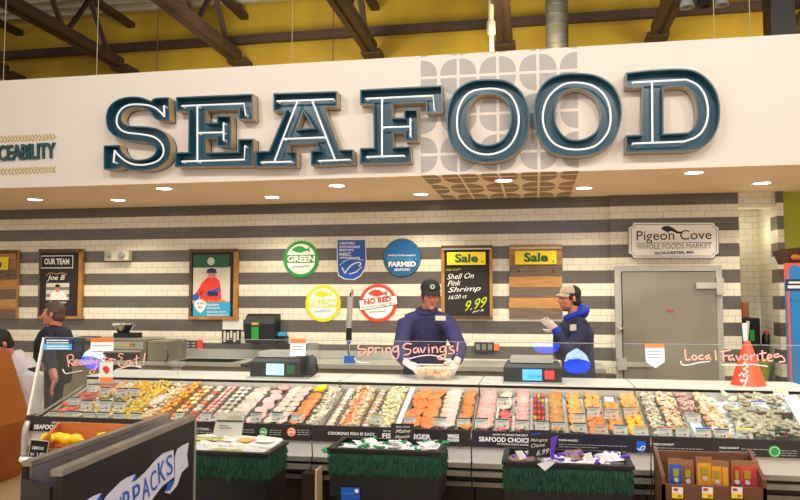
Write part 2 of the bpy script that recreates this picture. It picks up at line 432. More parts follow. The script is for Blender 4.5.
# recessed downlights
for i, (px, py, wh) in enumerate(((35, 199.5, 'at the far left'), (118, 200, 'above the emergency light'), (164, 188.5, 'under the letter S'), (272, 197, 'above the green badge'), (337, 185.5, 'under the letter A'), (421, 194, 'above the blue farmed badge'),
                                 (504, 180.5, 'amid the painted circles'), (584, 188, 'just right of the painted circles'), (694, 172.5, 'under the letter D'), (762, 183, 'above the tiled alcove'))):
    a = atz(px, py, SOF); t = thing('recessed_light', 'round white recessed ceiling light '+wh, 'ceiling light', (a.x, a.y, SOF), 'recessed lights in the soffit')
    build(MB().lathe([(.085, -.004), (.105, -.008), (.11, 0), (.085, 0)], a, 24, cap=False), 'trim_ring', 'white_paint', t)
    build(MB().lathe([(.0001, -.003), (.085, -.003), (.085, 0), (.0001, 0)], a, 24, cap=False), 'lens', 'lamp_lens', t)
    l = bpy.data.lights.new('downlight', 'SPOT'); l.energy = 75; l.spot_size = math.radians(125); l.spot_blend = .8; l.color = (1, .89, .72); l.shadow_soft_size = .07
    o = bpy.data.objects.new('downlight', l); COL.objects.link(o); o.location = (a.x, a.y, SOF-.02)

l = bpy.data.lights.new('alcove_fill', 'POINT'); l.energy = 2.2; l.color = (1, .88, .7); l.shadow_soft_size = .08  # added point light to brighten the alcove, no fixture belongs to it
o = bpy.data.objects.new('alcove_fill', l); COL.objects.link(o); o.location = ((xa+xb)/2, 9.6, 2.35)
# ------------------------------------------------------------------ the big letters
def inset(loop, d):
    """shrinks a loop lying in the x-z plane by d"""
    n = len(loop); ar = sum(loop[i].x*loop[(i+1) % n].z-loop[(i+1) % n].x*loop[i].z for i in range(n)); sg = 1 if ar > 0 else -1
    out = []
    for i in range(n):
        a, b, c = loop[i-1], loop[i], loop[(i+1) % n]
        e1 = (b-a).normalized(); e2 = (c-b).normalized()
        n1 = V((-e1.z, 0, e1.x))*sg; n2 = V((-e2.z, 0, e2.x))*sg
        nn = n1+n2
        if nn.length < .2: nn = n1
        nn.normalize(); out.append(b+nn*d/max(.5, nn.dot(n1)))
    return out
def letter(outer, hole, off, sc, tubes, label, round_=0):
    yf = YF-.15
    o = smooth_loop(outer, 4) if round_ == 1 else round_obtuse(outer)
    O = pts(o, yf, off, sc); t = thing('sign_letter', label, 'sign letter', tuple(O[0]), 'letters of the SEAFOOD sign')
    t.location = (sum(p.x for p in O)/len(O), YF, min(p.z for p in O))
    H = [pts(smooth_loop(hole, 4) if round_ else round_obtuse(hole), yf, off, sc)] if hole else []
    b = [V((p.x, YF-.03, p.z)) for p in O]; hb = [[V((p.x, YF-.03, p.z)) for p in h] for h in H]
    build(MB().plate(b, (0, .028, 0), 'teal', hb), 'back_panel', None, t)
    for l, d in [(O, .014)]+[(h, -.014) for h in H]:
        m = MB()
        I = inset(l, d); k = len(l); D = V((0, .119, 0))
        vs = l+I+[p+D for p in l]+[p+D for p in I]
        for i in range(k):
            j = (i+1) % k
            m.add([vs[i], vs[j], vs[k+j], vs[k+i]], [(0, 1, 2, 3)], 'teal')
            m.add([vs[k+i], vs[k+j], vs[3*k+j], vs[3*k+i]], [(0, 1, 2, 3)], 'teal')
            m.add([vs[i], vs[j], vs[2*k+j], vs[2*k+i]], [(0, 1, 2, 3)], 'tan_side')
        build(m, 'outer_rim' if d > 0 else 'inner_rim', None, t)
    for tb in tubes:
        cl = len(tb) > 9 and round_; p = smooth_loop(tb, 4, bool(cl)) if (round_ and len(tb) > 4) else (round_obtuse(tb, False) if len(tb) > 5 else tb)
        q = pts(p, yf+.035, off, sc)
        mm = MB().tube(q, .0098, 8, closed=bool(cl) and round_ == 1)
        if not cl or round_ != 1:
            for e in (q[0], q[-1]): mm.tube([e, e+V((0, .08, 0))], .0098, 6)
        build(mm, 'neon_tube', 'neon_glass', t)
A5 = (100, 80)
letter([(270,88),(345,86),(348,202),(290,203),(268,186),(252,157),(215,138),(170,135),(125,150),(106,178),(106,205),(125,225),(170,231),(240,232),(300,245),(340,280),(356,330),(350,382),(322,422),(270,446),(210,455),(150,450),(110,432),(96,446),(18,447),(18,327),(100,325),(105,352),(132,385),(180,401),(238,394),(272,372),(282,345),(265,322),(225,310),(150,306),(80,288),(42,255),(28,210),(30,165),(50,122),(90,94),(150,81),(210,85),(255,105)],
       None, A5, 5, [[(320,130),(322,185),(308,165),(270,132),(200,120),(130,125),(92,160),(80,210),(96,245),(130,264),(200,270),(270,282),(308,312),(322,352),(308,392),(270,416),(200,428),(140,415),(92,378),(74,350),(68,410)]], 'large teal open neon letter S, first of the big sign', 0)
letter([(380,85),(765,68),(768,200),(692,198),(692,148),(530,152),(530,212),(583,212),(583,178),(657,178),(657,338),(583,330),(583,292),(530,292),(530,362),(690,358),(690,295),(768,293),(768,430),(375,435),(375,362),(440,360),(443,155),(380,155)],
       None, A5, 5, [[(410,130),(720,118),(728,175)], [(487,130),(487,408)], [(490,265),(615,262)], [(618,215),(618,300)], [(410,408),(722,398),(725,330)]], 'large teal open neon letter E, second of the big sign')
A4 = (250, 80)
letter([(92,52),(348,44),(350,108),(298,110),(358,278),(412,278),(415,335),(243,343),(243,282),(272,280),(263,252),(155,257),(148,285),(188,285),(188,345),(20,348),(22,285),(75,283),(140,125),(92,125)],
       [(212,125),(252,190),(187,196)], A4, 4, [[(110,85),(333,77)], [(190,85),(135,225),(98,325)], [(248,82),(340,318)], [(135,236),(298,230)], [(45,330),(165,327)], [(275,324),(398,319)]], 'large teal open neon letter A in the middle of the big sign')
letter([(440,38),(770,20),(770,130),(705,132),(703,90),(570,95),(570,150),(615,150),(615,118),(672,117),(672,245),(620,245),(618,212),(572,212),(572,268),(642,265),(645,330),(440,335),(440,272),(495,270),(492,98),(440,98)],
       None, A4, 4, [[(465,75),(732,63),(738,120)], [(528,78),(528,305)], [(530,190),(640,186)], [(642,155),(642,225)], [(468,308),(615,303)]], 'large teal open neon letter F, left of the two round letters')
letter([(245,122),(300,127),(345,157),(370,210),(373,270),(352,333),(305,370),(245,382),(180,373),(136,337),(115,280),(117,215),(140,160),(188,128)],
       [(250,168),(290,180),(311,213),(313,265),(290,310),(245,328),(203,315),(182,272),(182,220),(205,180)], (410, 40), 3.125, [[(245,152),(300,162),(330,200),(340,250),(330,300),(300,340),(245,358),(190,345),(155,305),(147,255),(155,205),(185,165)]], 'large teal open neon letter O, the left one of two, over the painted circles', 1)
letter([(140,214),(200,222),(248,255),(270,310),(265,370),(236,425),(185,453),(120,460),(60,447),(27,405),(12,350),(15,290),(42,242),(88,218)],
       [(140,262),(183,280),(205,318),(207,352),(190,390),(150,410),(108,405),(80,372),(74,330),(84,290),(108,268)], (530, 0), 2.941, [[(140,243),(190,255),(225,290),(237,340),(228,390),(190,430),(130,440),(75,425),(45,385),(38,335),(55,285),(95,250)]], 'large teal open neon letter O, the right one of two, beside the letter D', 1)
letter([(128,62),(250,48),(370,42),(430,43),(480,52),(525,80),(565,122),(590,170),(602,230),(600,300),(588,345),(565,390),(535,422),(490,446),(430,454),(300,458),(128,462),(128,376),(208,372),(212,137),(128,138)],
       [(318,138),(395,130),(430,135),(455,155),(475,190),(487,250),(482,310),(465,345),(440,362),(318,368)], (600, 60), 5, [[(165,113),(430,98),(490,122),(530,180),(543,260),(530,330),(490,385),(420,408),(165,418)], [(260,112),(262,408)]], 'large teal open neon letter D, last of the big sign')
# the smaller word and its chevrons
t = thing('wall_lettering', 'dark green raised word and gold chevrons on the white fascia, left edge', 'wall lettering', tuple(at(30, 190, YF)))
words('lettering', 'TRACEABILITY', (-23.5, 162.5), (56.5, 158.5), 15.5, YF, 'dark_teal', t, .02, thick=.03, space=.95)
for y0, dirn in ((137, 1), (169.5, -1)):
    m = MB()
    for i in range(30):
        x = 54-i*3.45; y = y0-(i*-.03); sl = .055
        y = y0+(54-x)*.045
        for s in (-1, 1):
            a = at(x-1.4*dirn, y+s*3.0, YF-.004); b = at(x+1.4*dirn, y, YF-.004)
            m.tube([a, b], .0075, 4, smooth=False)
    build(m, 'chevron_row', 'gold', t)
# ------------------------------------------------------------------ things on the tiled wall
def rect(m, x0, y0, x1, y1, pl, front, th, mt):
    """a board whose front face (at depth front before plane pl) fills a photo rectangle"""
    a = at(x0, (y0+y1)/2, pl-front); b = at(x1, (y0+y1)/2, pl-front); zt = at((x0+x1)/2, y0, pl-front).z; zb = at((x0+x1)/2, y1, pl-front).z
    return m.box((a.x, pl-front, zb), (b.x, pl-front+th, zt), mt)
def rb(name, x0, y0, x1, y1, front, th, mt, parent=None, pl=YW, **k): return build(rect(MB(), x0, y0, x1, y1, pl, front, th, mt), name, None, parent, **k)
def base(x, y, pl=YW): return tuple(at(x, y, pl))
def planks(name, x0, y0, x1, y1, n, front, parent, seq, pl=YW):
    for i in range(n):
        a = y0+(y1-y0)*i/n; b = y0+(y1-y0)*(i+1)/n
        e = (i*7 % 5-2)*.15
        m = rect(MB(), x0+e, a, x1+e, b-.25, pl, front, .03, seq[i % len(seq)])
        if i == 2:
            for kx in (.18, .83):
                c = at(x0+(x1-x0)*kx, (a+b)/2, pl-front); m.lathe([(.0001, -.001), (.02, -.001), (.02, .002), (.0001, .002)], c, 10, 'knot', (0, -1, 0), cap=False)
        build(m, name, None, parent)
# far left plank board
t = thing('plank_board', 'plank board at the far left edge with a yellow sign, partly out of view', 'board', base(0, 319))
planks('plank', -34, 250, 16.5, 319, 7, .03, t, ['plank_a', 'plank_c', 'plank_b', 'plank_a', 'plank_b', 'plank_a', 'plank_b'])
rb('side_edge', 16.5, 250, 18, 319, .035, .035, 'gold_wood', t)
rb('top_rail', -34, 250.5, 17, 253.5, .05, .015, 'old_frame', t)
def sale(x0, y0, x1, y1, label, tx0, tx1, front=.05):
    t = thing('sale_sign', label, 'sign', tuple(at((x0+x1)/2, y1, YW-front)), 'yellow sale signs')
    rb('sign_panel', x0, y0, x1, y1, front, .012, 'yellow', t)
    h = (y1-y0)
    words('lettering', 'Sale', (tx0, y1-h*.17), (tx1, y1-h*.19), h*.68, YW-front, 'dark_green', t, .035)
    a = at(x1-3, y1-3, YW-front); build(MB().lathe([(.0001, .001), (.012, .001), (.012, .003), (.0001, .003)], a, 12, None, (0, -1, 0)), 'emblem', 'green', t)
sale(-28, 257, 8, 270, 'yellow sale sign cut off by the left edge of the photo', -23, 2)
# our team board
t = thing('team_board', 'narrow black board titled OUR TEAM with a staff photo', 'board', base(60, 319))
rb('board_panel', 40, 250, 77.5, 317, .04, .03, 'chalk', t)
rb('frame_side', 38.3, 249, 40, 318, .05, .05, 'old_frame', t); rb('frame_side', 78, 249, 82, 318, .05, .05, 'gold_wood', t)
rb('frame_bottom', 38.3, 316, 82, 318.8, .052, .05, 'gold_wood', t); rb('frame_top', 38.3, 249, 82, 252.5, .055, .03, 'old_frame', t)
m = MB()
for q in ((40.5,255.5,73,256.3),(40.5,267.5,73,268.3),(40.5,255.5,41.2,268.3),(72.3,255.5,73,268.3)): rect(m, *q, YW, .043, .003, 'white')
build(m, 'title_border', None, t)
words('title', 'OUR TEAM', (44.5, 264.5), (69.5, 264.5), 6, YW-.04, 'white', t, .03)
words('name', 'Joe B', (47, 281.5), (65, 281.5), 6.5, YW-.04, 'white', t, .01, .3)
m = MB(); m.tube(pts(smooth_loop([(46, 276), (50, 273), (56, 274), (62, 273), (67, 274.5)], 3, False), YW-.044), .006, 5, 'gold'); build(m, 'flourish', None, t)
ph = rb('photo', 46, 283, 69, 300, .044, .003, 'offwhite', t)
m = MB(); rect(m, 46, 287, 69, 290, YW, .0455, .001, 'grey_text'); rect(m, 46, 294, 69, 297, YW, .0455, .001, 'grey_text'); build(m, 'photo_stripes', None, ph)
m = MB(); m.plate(pts([(50, 300), (50.5, 293.5), (54.5, 291), (57.5, 292.5), (60.5, 291), (66, 294), (67, 300)], YW-.049), (0, .001, 0), 'white')
m.plate(pts(smooth_loop([(57.5, 285.3), (59.7, 287), (59, 291), (57.5, 292.3), (56, 291), (55.3, 287)]), YW-.050), (0, .001, 0), 'skin'); m.plate(pts([(55, 287.2), (55.4, 284.8), (57.5, 284), (59.6, 284.8), (60.2, 287.4)], YW-.0505), (0, .001, 0), 'black'); build(m, 'photo_portrait', None, ph)
words('caption', 'Team Leader', (50, 303.5), (67, 303.2), 2.2, YW-.04, 'white', t, .01, .2)
# emergency light
t = thing('emergency_light', 'small white emergency light box with two round lamps high on the wall', 'emergency light', base(116, 261))
rb('housing', 104.5, 251, 128.5, 260.5, .09, .09, 'offwhite', t)
for px in (108.5, 122): build(MB().lathe([(.03, 0), (.042, .01), (.042, .03), (.03, .035)], at(px, 255, YW-.09), 16, None, (0, -1, 0)), 'lamp_head', 'grey_plastic', t)
# fisherman poster
t = thing('framed_poster', 'framed poster of a fisherman in red with a green header and blue footer', 'poster', base(213, 320))
rb('backing', 191, 252, 233, 316.5, .03, .03, 'black', t)
rb('frame_side', 189, 249, 191.5, 319, .05, .05, 'old_frame', t); rb('frame_side', 233.3, 249, 237.5, 319, .05, .05, 'gold_wood', t)
rb('frame_bottom', 189, 316.5, 237.5, 319.5, .052, .05, 'gold_wood', t); rb('frame_top', 189, 249, 237.5, 252, .055, .04, 'old_frame', t)
rb('photo_print', 193, 267, 230, 304, .034, .004, 'offwhite', t)
h = rb('header_panel', 193.5, 255, 229, 267.5, .036, .006, 'dark_green', t)
build(MB().lathe([(.0001, 0), (.05, 0), (.05, .003), (.0001, .003)], at(211, 261.3, YW-.037), 20, None, (0, -1, 0)), 'emblem', 'white', h)
build(MB().lathe([(.028, 0), (.033, 0), (.033, .002), (.028, .002)], at(211, 261.3, YW-.041), 20, None, (0, -1, 0), cap=False), 'emblem_ring', 'dark_green', h)
m = MB(); q = YW-.0365
m.plate(pts([(200, 302), (200, 291), (203.5, 281), (208, 277), (216, 277), (219.5, 281), (221, 290), (221, 302)], q), (0, .001, 0), 'red')
m.plate(pts([(203, 281), (198, 290), (193.5, 296), (197.5, 299), (203, 293)], q), (0, .001, 0), 'red')
m.plate(pts([(205, 293), (219, 287), (220, 290), (206, 296)], q-.001), (0, .001, 0), 'blue'); m.plate(pts([(208, 291), (218, 292), (218, 296), (208, 296)], q-.002), (0, .001, 0), 'navy')
m.plate(pts(smooth_loop([(211, 270), (215.5, 272), (214.5, 277), (211.5, 278.5), (208.5, 276.5), (208, 272)]), q-.001), (0, .001, 0), 'skin')
m.plate(pts([(206.5, 273), (207, 269.5), (211, 268), (215.5, 269), (217, 273)], q-.002), (0, .001, 0), 'navy')
m.plate(pts(smooth_loop([(193, 295), (198, 294), (199, 298), (195, 301), (192.8, 299)]), q-.002), (0, .001, 0), 'blue')
for i in range(9):
    x = 199+i*3.4; m.plate(pts(smooth_loop([(x-2, 302), (x, 299+(i % 3)), (x+2, 302), (x, 304)]), q-.003), (0, .001, 0), 'orange')
build(m, 'fisherman_picture', None, t)
f = rb('footer_panel', 193, 302, 230, 316.3, .040, .005, 'sky', t)
build(MB().plate(pts(smooth_loop([(200, 299), (205, 301.5), (206, 306), (200.3, 313), (194.3, 306), (195.3, 301.5)], 4), YW-.046), (0, .003, 0), 'white'), 'map_pin', None, f)
words('pin_text', 'Proud', (197, 304.5), (203.5, 304), 2.2, YW-.047, 'grey_text', f, .01); words('pin_text', 'MA', (198.5, 308.3), (202.5, 308), 2, YW-.047, 'grey_text', f, .01)
words('footer_text', 'Northern', (207, 306), (219, 305.8), 2.4, YW-.041, 'white', f, .02, .2); words('footer_text', 'Gloucester', (207, 309), (221, 308.8), 2.2, YW-.041, 'white', f, .02, .2)
words('footer_text', 'SEAFOOD FROM', (207, 313), (226, 312.8), 1.8, YW-.041, 'white', f, .02); words('footer_text', 'MASSACHUSETTS', (207, 316), (228, 315.8), 1.8, YW-.041, 'white', f, .02)
# round badges
FISH = [(-1, .02), (-.72, -.2), (-.3, -.36), (.1, -.32), (.45, -.12), (.62, -.05), (.95, -.3), (.88, 0), (.98, .3), (.62, .12), (.4, .2), (0, .34), (-.4, .3), (-.75, .18)]
def badge(cx, cy, r, mt, label, word, wx0, wx1, wy, wh):
    c = at(cx, cy, YW-.012); R = (at(cx+r, cy, YW-.012)-c).length
    t = thing('round_badge', label, 'badge', (c.x, YW, c.z-R), 'round seafood rating badges on the wall')
    o = []; n = 36
    for i in range(n*2):
        a = math.pi*i/n; q = R*(1 if i % 2 == 0 else .935); o.append(V((c.x+q*math.cos(a), c.y, c.z+q*math.sin(a))))
    build(MB().plate(o, (0, .012, 0), mt), 'badge_disc', None, t)
    build(MB().lathe([(.0001, 0), (R*.80, 0), (R*.80, .003), (.0001, .003)], c, 40, None, (0, -1, 0)), 'inner_disc', 'white', t)
    k = R*.52; y = c.y-.0045
    build(MB().plate([V((c.x+u*k, y, c.z+R*.5-v*k)) for u, v in FISH], (0, .001, 0), mt), 'fish_silhouette', None, t)
    return t, c, R
def band(m, c, R, h0, h1, mt, y):
    o = []
    for s, hs in ((1, (h0, h1)), (-1, (h1, h0))):
        for k in range(7):
            h = hs[0]+(hs[1]-hs[0])*k/6; x = math.sqrt(max(0, R*R-h*h)); o.append(V((c.x+s*x, y, c.z+h)))
    m.plate(o, (0, .001, 0), mt)
for cx, cy, r, mt, wd, lb, w0, w1 in ((301, 259, 18.3, 'green', 'GREEN', 'round toothed green badge with a fish, reading GREEN', 287.5, 315), (323, 303.5, 18.3, 'lemon_badge', 'YELLOW', 'round toothed yellow badge with a fish, reading YELLOW', 308, 337.5)):
    t, c, R = badge(cx, cy, r, mt, lb, wd, 0, 0, 0, 0)
    m = MB(); band(m, c, R*.81, -R*.2, R*.22, mt, c.y-.005); build(m, 'word_band', None, t)
    words('lettering', wd, (w0, cy+3.0), (w1, cy+2.8), 6.2, YW-.018, 'white', t, .04)
    build(MB().tube(pts(smooth_loop([(cx-9+k*1.6, cy+8-k*.12+(.9 if k % 2 else -.6)) for k in range(12)], 3, False), YW-.018), .004, 5), 'signature', 'grey_text', t)
t, c, R = badge(378, 303, 19.3, 'red', 'round toothed red badge with a slanted banner reading NO RED', '', 0, 0, 0, 0)
bn = build(MB().plate(pts([(358.8, 300), (396.8, 294.8), (397.8, 304.6), (359.8, 311)], YW-.02), (0, .003, 0), 'black'), 'banner', None, t)
build(MB().plate(pts([(359.3, 300.6), (396.3, 295.5), (397.3, 304.1), (360.3, 310.3)], YW-.022), (0, .002, 0), 'white'), 'banner_face', None, bn)
words('banner_title', 'NO RED', (364.5, 305), (391.5, 301.2), 5, YW-.0222, 'crimson', bn, .04, up=(364, 300))
words('banner_text', 'Since Earth Day, 2012', (361.5, 309.3), (396, 304.4), 2.8, YW-.0222, 'black', bn, 0, up=(361.3, 306.4))
build(MB().tube(pts(smooth_loop([(369+k*1.6, 312-k*.12+(.8 if k % 2 else -.5)) for k in range(12)], 3, False), YW-.018), .004, 5), 'signature', 'grey_text', t)
# blue certification badge
t = thing('certification_badge', 'blue shield-shaped wall badge with a white fish tick', 'badge', base(351, 280))
sh = [(337.5, 240), (365, 240), (365.5, 259), (364.5, 268), (360, 275.5), (353, 279.2), (345, 278.5), (339, 275), (337.8, 268)]
build(MB().plate(pts([(x+(-.8 if x < 351 else .8), y+(-.8 if y < 250 else .9)) for x, y in sh], YW-.01), (0, .01, 0), 'white'), 'outline', None, t)
build(MB().plate(pts(sh, YW-.014), (0, .004, 0), 'blue'), 'badge_face', None, t)
build(MB().tube(pts([(342, 267.5), (344.8, 273)]+smooth_loop([(345.2, 273.4), (348.5, 268), (353.5, 264), (359.5, 262.3), (360.8, 264.5), (358.6, 266)], 4, False), YW-.016), .0095, 6), 'fish_tick', 'white', t)
build(MB().tube(pts(smooth_loop([(339.6, 265.5), (345, 260.8), (353, 258.8), (363.5, 260.2)], 4, False), YW-.016), .004, 6), 'curved_line', 'white', t)
build(MB().tube(pts(smooth_loop([(349, 274), (356, 272), (361.5, 267)], 4, False), YW-.016), .008, 6), 'fish_belly', 'white', t)
for s, x1, y in (('CERTIFIED', 355, 244.5), ('SUSTAINABLE', 360, 248), ('SEAFOOD', 354, 251.2), ('MSC', 351, 256), ('www.msc.org', 360, 259.3)): words('lettering', s, (339.5, y), (x1, y), 3.4 if s == 'MSC' else 2.3, YW-.0145, 'white', t, .03)
# farmed badge
c = at(402, 257.5, YW-.012); R = (at(421, 257.5, YW-.012)-c).length
t = thing('farmed_badge', 'round deep blue badge reading RESPONSIBLY FARMED', 'badge', (c.x, YW, c.z-R))
build(MB().lathe([(.0001, 0), (R, 0), (R, .012), (.0001, .012)], V((c.x, YW, c.z)), 48, None, (0, -1, 0)), 'badge_disc', 'navy', t)
build(MB().lathe([(.0001, 0), (R*.9, 0), (R*.9, .004), (.0001, .004)], c, 48, None, (0, -1, 0)), 'inner_disc', 'farm_blue', t)
build(MB().lathe([(R*.93, 0), (R*.955, 0), (R*.955, .003), (R*.93, .003)], c, 48, None, (0, -1, 0), cap=False), 'rim_line', 'sky', t)
words('lettering', 'WHOLE FOODS MARKET', (388, 256.3), (416, 256.3), 1.8, YW-.017, 'white', t, .02); words('lettering', 'RESPONSIBLY', (386.5, 260.6), (418, 260.4), 3, YW-.017, 'sky', t, .03)
words('lettering', 'FARMED', (388.5, 266.8), (416, 266.5), 5.2, YW-.017, 'white', t, .05); words('lettering', 'SEAFOOD', (394.5, 271), (410, 270.8), 2.6, YW-.017, 'white', t, .03)
# chalkboard and plank board with sale signs
t = thing('chalkboard', 'tall framed chalkboard advertising pink shrimp at 9.99', 'chalkboard', base(466, 320))
rb('board_panel', 444, 250, 490, 317, .03, .03, 'chalk', t)
rb('frame_side', 441.3, 245.5, 444.5, 319, .05, .05, 'gold_wood', t); rb('frame_side', 489.6, 245.5, 492.3, 319, .05, .05, 'gold_wood', t)
rb('frame_bottom', 441.3, 316, 492.3, 319.3, .052, .05, 'old_frame', t); rb('frame_top', 441.3, 245.3, 492.3, 249, .055, .05, 'old_frame', t); rb('hanging_rail', 442, 248.2, 491.5, 249.6, .07, .01, 'steel', t)
q = YW-.031
for s, a, b, h, mt in (('Wild Caught', (446, 272), (461, 270.6), 3, 'lime'), ('Shell On', (447, 279.5), (474, 278.2), 5.5, 'white'), ('Pink', (447.5, 286.5), (461, 285), 5.5, 'white'), ('Shrimp', (448, 294), (481, 292), 6.5, 'white'), ('16/20 ct', (448.5, 299.5), (467, 298), 4, 'white'), ('9.99', (465, 311.5), (487, 306.5), 10, 'lime'), ('per lb', (472.5, 313.3), (484, 311.8), 3, 'white')):
    words('chalk_writing', s, a, b, h, q, mt, t, .005, .35)
sale(447, 252, 485.5, 264.8, 'yellow sale sign at the top of the written chalkboard', 455, 478)
t = thing('plank_board', 'bare plank board between the chalkboard and the man in the blue hoodie', 'board', base(536, 319))
planks('plank', 509.2, 244.5, 562.5, 319, 7, .03, t, ['plank_a', 'plank_c', 'plank_b', 'plank_a', 'plank_b', 'plank_a', 'plank_b'])
rb('hanging_rail', 510, 247.2, 562, 248.8, .06, .01, 'steel', t)
sale(515, 250.8, 556.5, 264.3, 'yellow sale sign at the top of the bare plank board', 524, 548)
# pigeon cove sign
def cham(x0, y0, x1, y1, c): return [(x0+c, y0), (x1-c, y0), (x1-c*.7, y0+c*.7), (x1, y0+c), (x1, y1-c), (x1-c*.7, y1-c*.7), (x1-c, y1), (x0+c, y1), (x0+c*.7, y1-c*.7), (x0, y1-c), (x0, y0+c), (x0+c*.7, y0+c*.7)]
t = thing('shop_sign', 'white sign with clipped corners reading Pigeon Cove above the cooler door', 'sign', base(673, 260))
build(MB().plate(pts(cham(628.3, 222.3, 719, 258.5, 5), YW-.1), (0, .05, 0), 'grey_plastic'), 'sign_edge', None, t)
build(MB().plate(pts(cham(629.3, 223, 718.3, 257.6, 4.6), YW-.104), (0, .004, 0), 'white'), 'sign_panel', None, t)
o = pts(cham(631.3, 224.6, 716.3, 256, 4), YW-.106); build(MB().tube(o, .003, 4, closed=True, smooth=False), 'border_line', 'navy', t)
words('lettering', 'Pigeon Cove', (636.5, 243.5), (711.5, 242.3), 12.5, YW-.105, 'black', t, 0)
build(MB().tube(pts([(636, 243.3), (712, 242.2)], YW-.106), .003, 4), 'rule_line', 'grey_text', t)
words('lettering', 'WHOLE FOODS MARKET', (636.5, 249.2), (711.5, 248.2), 5.2, YW-.105, 'grey_text', t, 0)
words('lettering', 'GLOUCESTER, MA', (654, 255), (694, 254), 3.2, YW-.105, 'navy', t, .03)
build(MB().plate(pts([(661, 228.5), (664, 226), (669, 226), (674, 228.5), (678, 231.5), (682, 231.5), (680, 233.5), (677, 233.5), (672, 231), (668, 231.5), (669, 233.5), (666, 231.5), (663, 230)], YW-.108), (0, .002, 0), 'black'), 'fish_silhouette', None, t)
# cooler door
PD = YW-.045
t = thing('door_1', 'stainless steel walk-in cooler door under the white sign', 'door', tuple(at(667, 470, PD))); t['kind'] = 'structure'
dl = at(614.5, 300, PD).x; dr = at(721, 300, PD).x; dt = at(667, 266, PD).z; il = at(622.5, 300, PD-.1).x; ir = at(716, 300, PD-.1).x; it = at(667, 272, PD-.1).z
t.location = ((dl+dr)/2, PD, 0)
m = MB(); m.box((dl, PD-.08, 0), (il-.01, PD, dt)); m.box((ir+.01, PD-.08, 0), (dr, PD, dt)); m.box((il-.01, PD-.08, it+.01), (ir+.01, PD, dt)); build(m, 'door_frame', 'steel', t)
build(MB().box((il, PD-.11, .02), (ir, PD-.02, it)), 'door_panel', 'door_steel', t)
m = MB(); a = at(696, 286, PD-.13); m.box((a.x, PD-.15, a.z-.03), (a.x+.27, PD-.1, a.z+.04)); m.box((a.x+.22, PD-.16, a.z-.1), (a.x+.3, PD-.09, a.z+.09)); build(m, 'hinge', 'steel', t)
m = MB(); a = at(629, 364, PD-.13); m.box((dl, PD-.15, a.z-.03), (il+.32, PD-.1, a.z+.02)); m.box((dl+.01, PD-.16, a.z-.07), (il+.03, PD-.09, a.z+.07)); build(m, 'latch_handle', 'steel', t)
a = at(620, 328, PD-.1); build(MB().lathe([(.035, 0), (.035, .04), (.015, .07)], a, 12, None, (0, -1, 0)), 'lock_knob', 'chrome', t)
words('decal', 'WAC', (666, 312.5), (674, 312.3), 3, PD-.112, 'crimson', t, .05)
words('frame_sticker', '90 BJ', (615.5, 283), (617.3, 272.5), 3, PD-.081, 'black', t, .02, up=(612.8, 282.6)) if False else None
# small things mounted on the tiles
t = thing('towel_dispenser', 'black rounded paper towel dispenser on the wall', 'dispenser', base(260, 346))
a = at(244.5, 314, YW-.24); b = at(274, 345, YW-.24)
m = MB(); prof = [(.0, 0), (.20, .02), (.24, .09), (.24, .27), (.19, .37), (.12, .4), (0, .4)]; h = a.z-b.z
vs = [(x, YW-p, b.z+q/.4*h) for x in (a.x, b.x) for p, q in prof]; k = len(prof)
m.add(vs, [tuple(range(k)), tuple(reversed(range(k, 2*k)))]+[(i, (i+1) % k, (i+1) % k+k, i+k) for i in range(k)]); build(m, 'dispenser_case', 'black', t)
rb('viewing_window', 251.5, 327, 258.5, 340, .243, .01, 'green', t); rb('maker_plate', 251.5, 322.5, 258.5, 325, .243, .004, 'gold', t)
rb('paper_notice', 222.5, 319.5, 243, 330, .004, .003, 'white', label='plain white paper notice tucked under the fisherman poster', cat='notice')
t = thing('wall_sign', 'small black wall sign with white pictures left of the towel dispenser', 'sign', base(231, 344)); rb('sign_panel', 222, 329.5, 240.5, 343.5, .02, .01, 'black', t)
m = MB()
for i in range(5): rect(m, 223.5+i*3.3, 331+(i % 2)*1.5, 225.6+i*3.3, 342-(i % 3)*2, YW, .022, .002, 'offwhite')
build(m, 'pictograms', None, t)
t = thing('card_rack', 'small dark rack of price cards at left on the wall', 'rack', base(190, 352)); rb('rack_panel', 178, 340.5, 197, 351.5, .03, .02, 'black', t); rb('leaflet', 197, 340, 202.5, 350, .035, .01, 'red', t)
m = MB()
for i in range(3):
    for j in range(3): rect(m, 179.3+i*6, 342+j*3, 183.5+i*6, 343.8+j*3, YW, .032, .002, 'grey_plastic')
build(m, 'cards', None, t)
t = thing('card_rack', 'small dark rack of price cards right of the man with the tub', 'rack', base(485, 355)); rb('rack_panel', 474.5, 342, 494, 354, .03, .02, 'black', t); rb('leaflet', 494, 344, 499, 350.5, .035, .01, 'orange', t)
m = MB()
for i in range(3): rect(m, 476+i*6, 344, 480+i*6, 350, YW, .032, .002, 'grey_text')
build(m, 'cards', None, t)
t = thing('wall_outlet', 'small brown wall outlet on a white tile row', 'outlet', base(213, 363)); rb('cover_plate', 210.3, 355, 215, 363.3, .01, .01, 'knot', t); rb('socket', 211.5, 356.5, 213.8, 361.5, .013, .003, 'black', t)
t = thing('storage_box', 'narrow black box with a blue lid beside the towel dispenser', 'box', base(279, 354)); rb('box_body', 273.5, 336, 285.5, 353.5, .12, .12, 'black', t); rb('box_lid', 274.5, 332.3, 284.5, 336, .11, .1, 'sky', t)
t = thing('wall_notice', 'small grey notice just left of the hose sprayer', 'notice', base(313, 354)); rb('notice_panel', 307, 343, 319, 353, .01, .01, 'grey_text', t)
m = MB()
for k in range(4): rect(m, 308.5, 344.5+k*2.1, 317-k, 345.3+k*2.1, YW, .012, .002, 'grey_plastic')
build(m, 'print_lines', None, t)
